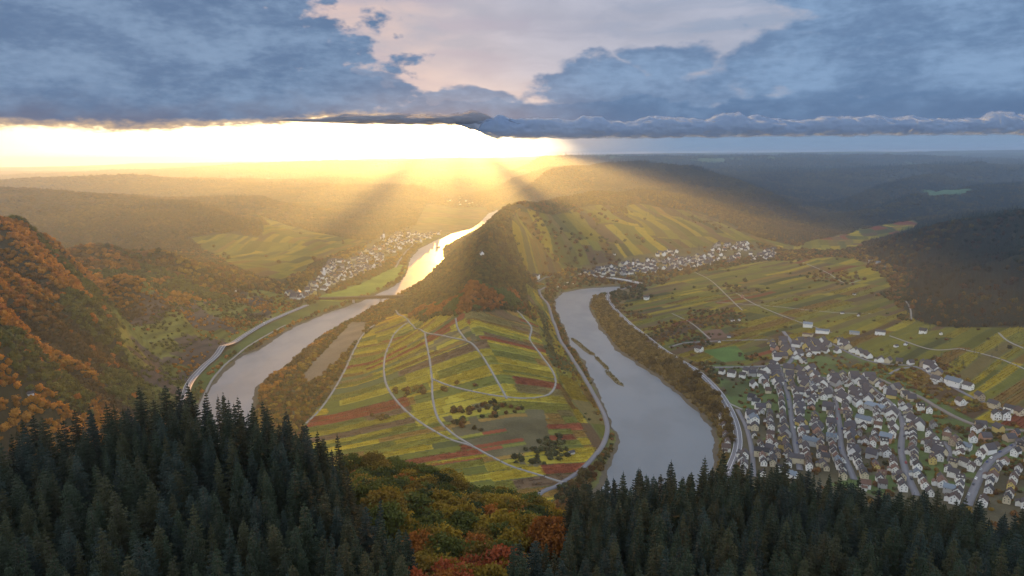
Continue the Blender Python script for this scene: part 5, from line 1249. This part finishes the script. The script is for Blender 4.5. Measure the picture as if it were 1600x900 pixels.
def breakwater(px, w, label):
    C = spline([at_z(x, y, 0)[:2] for x, y in px], 3); n = len(C); T = np.gradient(C, axis=0); N = np.stack([T[:, 1], -T[:, 0]], 1); N /= np.hypot(*N.T)[:, None]
    prof = [(-.5, -1.0), (-.42, .5), (-.15, 1.3), (.15, 1.35), (.42, .5), (.5, -1.0)]; V = []; taper = np.clip(np.minimum(np.arange(n), np.arange(n)[::-1]) / 4 + .15, 0, 1)
    c = C[n // 2]
    for o, z in prof:
        ww = (w + RNG.normal(size=n) * .8) * taper; Q = C + N * (o * ww)[:, None] - c; V.append(np.c_[Q, (z * taper + RNG.normal(size=n) * .12)])
    V = np.vstack(V); F = [(k * n + i, k * n + i + 1, (k + 1) * n + i + 1, (k + 1) * n + i) for k in range(5) for i in range(n - 1)]
    o = newobj('breakwater', mesh_np('breakwater', V, F, [M_bw]), None, None, (c[0], c[1], 0)); tag(o, label, 'breakwater', 'breakwaters in the right river arm')
    m = int(n * 2.2); t = RNG.uniform(.03, .97, m) * (n - 1); i = t.astype(int); P = C[i] + N[i] * RNG.uniform(-.3, .3, (m, 1)) * w
    scatter('breakwater_shrubs', CLUMPS, np.c_[P, np.full(m, 1.0)], np.stack([RNG.uniform(.16, .34, m)] * 2 + [RNG.uniform(.14, .3, m)], 1), np.c_[np.zeros((m, 2)), RNG.uniform(0, 6, m)], RNG.integers(0, 6, m), np.array([.11, .095, .03]) * RNG.uniform(.6, 1.4, (m, 1)), 'low ochre growth covering a breakwater')
M_bw = plain('grassy_stone', (0.12, 0.10, 0.05), 1.0, .35, .4)
breakwater([(893,528),(905,538),(918,549),(930,556)], 10, 'upper grassy breakwater island in the right river arm')
breakwater([(930,558),(940,567),(951,579)], 7, 'thin middle breakwater strip in the right river arm')
breakwater([(948,581),(958,590),(966,598),(975,604)], 9, 'lowest breakwater strip in the right river arm')

def church(px, py, label, q=1.0):
    p = P3(px, py); e = newobj('church', None, None, None, p, .5, (q, q, q)); tag(e, label, 'church')
    newobj('nave', poly_mesh('nave', [gable_walls(10, 22, 9, 6)], M_frame), e); newobj('nave_roof', poly_mesh('nave_roof', [gable_roof(10, 22, 9, 6)], M_roof_far), e)
    t = newobj('tower', poly_mesh('tower', [box(-3, 3, -17.1, -11.1, -3, 22)], M_frame), e)
    V = [(-3.3, -17.4, 22.02), (3.3, -17.4, 22.02), (3.3, -10.8, 22.02), (-3.3, -10.8, 22.02), (0, -14.1, 36)]
    newobj('spire', poly_mesh('spire', [(V, [(0, 1, 4), (1, 2, 4), (2, 3, 4), (3, 0, 4), (3, 2, 1, 0)])], M_roof_far), t)
church(598, 374, 'white church with a tall tower in the upper left-bank village')
church(505, 428, 'church with a dark pointed spire amid the lower left-bank village', .85)
church(985, 418, 'church tower rising from the far right-bank village', .8)
def chapel(px, py):
    p = P3(px, py); e = newobj('chapel', None, None, None, p, .2); tag(e, 'small white chapel alone on the wooded crest of the peninsula', 'chapel')
    newobj('walls', poly_mesh('walls', [gable_walls(7, 11, 5.5, 4)], M_frame), e); r = newobj('roof', poly_mesh('roof', [gable_roof(7, 11, 5.5, 4)], M_roof_far), e)
    newobj('bell_turret', poly_mesh('turret', [box(-.8, .8, -5, -3.4, 9, 12), (np.array([(-1, -5.2, 12.02), (1, -5.2, 12.02), (1, -3.2, 12.02), (-1, -3.2, 12.02), (0, -4.2, 15)]), [(0, 1, 4), (1, 2, 4), (2, 3, 4), (3, 0, 4), (3, 2, 1, 0)])], M_roof_far), r)
chapel(753, 400)
CAR_B = [(-2.15,0.35),(-2.15,.85),(-1.95,.95),(-1.35,1.42),(.35,1.45),(1.05,.98),(2.05,.82),(2.2,.6),(2.15,.35)]
def car_meshes():
    n = len(CAR_B); V = []
    for y, k in ((-.88, 1), (.88, 1)):
        for x, z in CAR_B: V.append((x, y * (.84 if z > 1.2 else 1), z))
    F = [tuple(range(n))[::-1], tuple(range(n, 2 * n))] + [(i, (i + 1) % n, (i + 1) % n + n, i + n) for i in range(n)]
    body = mesh_np('body', np.array(V), F, [object_tint('car_paint', rough=.35, var=.02)])
    gl = poly_mesh('glazing', [([(-1.82, -.80, 1.02), (-1.30, -.765, 1.36), (.32, -.765, 1.38), (.92, -.80, 1.03)], [(0, 1, 2, 3)]), ([(-1.82, .80 + .09, 1.02), (-1.30, .78, 1.36), (.32, .78, 1.38), (.92, .89, 1.03)], [(3, 2, 1, 0)]), ([(.42, -.7, 1.44), (.42, .7, 1.44), (1.04, .8, 1.01), (1.04, -.8, 1.01)], [(0, 1, 2, 3)])], M_glass)
    w, f = limb((0, -.1, 0), (0, .1, 0), .33, .33, 12); wheel = mesh_np('wheel', w, [list(q) for q in f] + [list(range(12)), list(range(12, 24))], [plain('tyre', (.02, .02, .02))])
    return body, gl, wheel
CARM = car_meshes()
def car(x, y, ang, col, label, grp, q=1.0, lift=.34):
    e = newobj('car', None, None, None, (x, y, float(land(x, y)) + lift), ang, (q, q, q)); tag(e, label, 'car', grp); newobj('body', CARM[0], e, col); newobj('glazing', CARM[1], e)
    for dx in (-1.35, 1.35):
        for dy in (-.86, .86): newobj('wheel', CARM[2], e, None, (dx, dy, .33))
def road_car(k, t, side, col, label, grp):
    C, w = ROADS[k]; i = int(t * (len(C) - 2)); d = C[i + 1] - C[i]; n = np.array([d[1], -d[0]]) / np.hypot(*d); p = C[i] + n * side; car(p[0], p[1], math.atan2(d[1], d[0]), col, label, grp)
WHT, SIL, DRK, REDC, BLU = (.75,.75,.75), (.4,.41,.42), (.03,.03,.035), (.35,.03,.03), (.04,.07,.2)
p_ = H2([(907,737.5)])[0]; q_ = H2([(911,733)])[0]; car(p_[0], p_[1], math.atan2(*(q_ - p_)[::-1]), WHT, 'white van on the peninsula lane near its tip', 'vehicles on the roads', 1.35)
for k, t, s, col, l in ((2, .12, 2, DRK, 'dark car on the wide right main road just above the firs'), (2, .42, 2, SIL, 'silver car on the right main road left of the village'), (2, .60, -2, WHT, 'white car on the right main road by the side road mouth'), (2, .74, -2, DRK, 'dark car on the right main road beside the ochre tree belt'), (0, .35, 2, DRK, 'dark car on the curve of the left main road'), (0, .74, -2, WHT, 'white car on the left main road near the bridge')):
    road_car(k, t, s, col, l, 'vehicles on the roads')
nm = ['left', 'middle', 'right', 'corner']; c_ = 0
for s_i, key in enumerate(('west', 'middle', 'east', 'corner')):
    C = spline(H2(STREETS[key]), 1.0)
    for j in range(9):
        i = int((.06 + .1 * j + RNG.uniform(0, .04)) * len(C)); 
        if i >= len(C) - 2: continue
        d = C[i + 1] - C[i]; n = np.array([d[1], -d[0]]) / np.hypot(*d); sd2 = RNG.choice([-1, 1]) * 2.0; col, cnm = [(WHT, 'white'), (SIL, 'silver'), (DRK, 'black'), (REDC, 'red'), (BLU, 'blue')][RNG.integers(5)]
        p = C[i] + n * sd2; car(p[0], p[1], math.atan2(d[1], d[0]), col, f"{cnm} car on the {nm[s_i]} village street, {ORD(j + 1)} from the far end", 'cars parked on the village streets')
def caravan(px, py, k):
    p = P3(px, py); e = newobj('caravan', None, None, None, p, RNG.uniform(0, 3)); tag(e, f"white caravan on the camping meadow by the water, {ORD(k)} from the left", 'caravan', 'caravans on the camping meadow')
    V = [(-3, -1.1, .5), (3, -1.1, .5), (3.2, -1.1, 1.6), (2.7, -1.1, 2.6), (-2.8, -1.1, 2.6), (-3.1, -1.1, 1.6)]; n = 6; V2 = V + [(a, 1.1, c) for a, b, c in V]
    newobj('body', mesh_np('body', np.array(V2), [tuple(range(n))[::-1][::-1], tuple(range(n, 2 * n))[::-1]] + [(i, i + n, (i + 1) % n + n, (i + 1) % n) for i in range(n)], [M_frame]), e)
    newobj('window', WIN, e, None, (0, -1.13, 1.8), 0, (1.8, 1, .5)); newobj('wheel', CARM[2], e, None, (0, -1.05, .33)); newobj('wheel', CARM[2], e, None, (0, 1.05, .33))
for k, (px, py) in enumerate([(871,449),(874,447.5),(879,446.5),(883,447.5),(887.5,442.5),(896,444),(899,443),(919,440)]): caravan(px, py, k + 1)
def boat(px, py, ang, L, label, col=(.05, .05, .055)):
    p = at_z(px, py, 0); e = newobj('boat', None, None, None, (p[0], p[1], 0), ang); tag(e, label, 'boat'); w = L * .11
    ring = [(-L/2, -w * .8), (L * .3, -w), (L * .5, 0), (L * .3, w), (-L/2, w * .8)]; V = [(x * .94, y * .8, -1) for x, y in ring] + [(x, y, 1.8) for x, y in ring]
    newobj('hull', mesh_np('hull', np.array(V), [(0, 1, 2, 3, 4)[::-1], (5, 6, 7, 8, 9)] + [(i, (i + 1) % 5, (i + 1) % 5 + 5, i + 5) for i in range(5)], [plain('hull_paint', col, .5)]), e)
    newobj('cabin', poly_mesh('cabin', [box(-L * .42, -L * .12, -w * .6, w * .6, 1.82, 4.4)], M_frame), e); newobj('cabin_roof', poly_mesh('cabin_roof', [box(-L * .43, -L * .11, -w * .68, w * .68, 4.41, 4.6)], M_steel), e)
boat(685, 386, 1.2, 34, 'dark boat on the glittering upper left river arm')
# vineyard huts and white covers out in the fields
HUT = (poly_mesh('walls', [gable_walls(4.5, 6, 2.4, 1.3)], M_frame), poly_mesh('roof', [gable_roof(4.5, 6, 2.4, 1.3)], M_roof_far))
for k, (px, py, ds) in enumerate([(893,709,'blue-roofed hut on the lower right vineyards of the peninsula'),(47,618,'bright white hut at the far left edge above the firs'),(1145,502,'white hut in the vines left of the brown field'),(1155,501,'white hut in the vines beside another one'),(1124,535,'small white hut above the bright pitch'),(1139,527,'white hut beside the brown field'),(1316,490,'white shed in the middle of the right plain'),(1341,494,'white shed right of the plain centre'),(1335,461,'white shed at the end of a plain lane'),(1476,496,'white shed at the wood edge, on grass'),(1400,542,'white cover in the field right of the yard'),(1415,539,'second white cover in the field right of the yard'),(1460,566,'white cover at the lane above the upper row'),(1370,462,'white shed by the upper field path'),(838,433,'white building where the far vineyard road starts'),(369,455,'pale hut among the terraces of the left slope'),(960,398,'lone white hut up the far vineyard slope')]):
    p = P3(px, py); e = newobj('hut', None, None, None, p, RNG.uniform(0, 3), [1, 1, 1] if k not in (14,) else [2.2, 2.6, 2.2]); tag(e, ds, 'hut', 'small huts in the fields'); newobj('walls', HUT[0], e); newobj('roof', HUT[1], e)
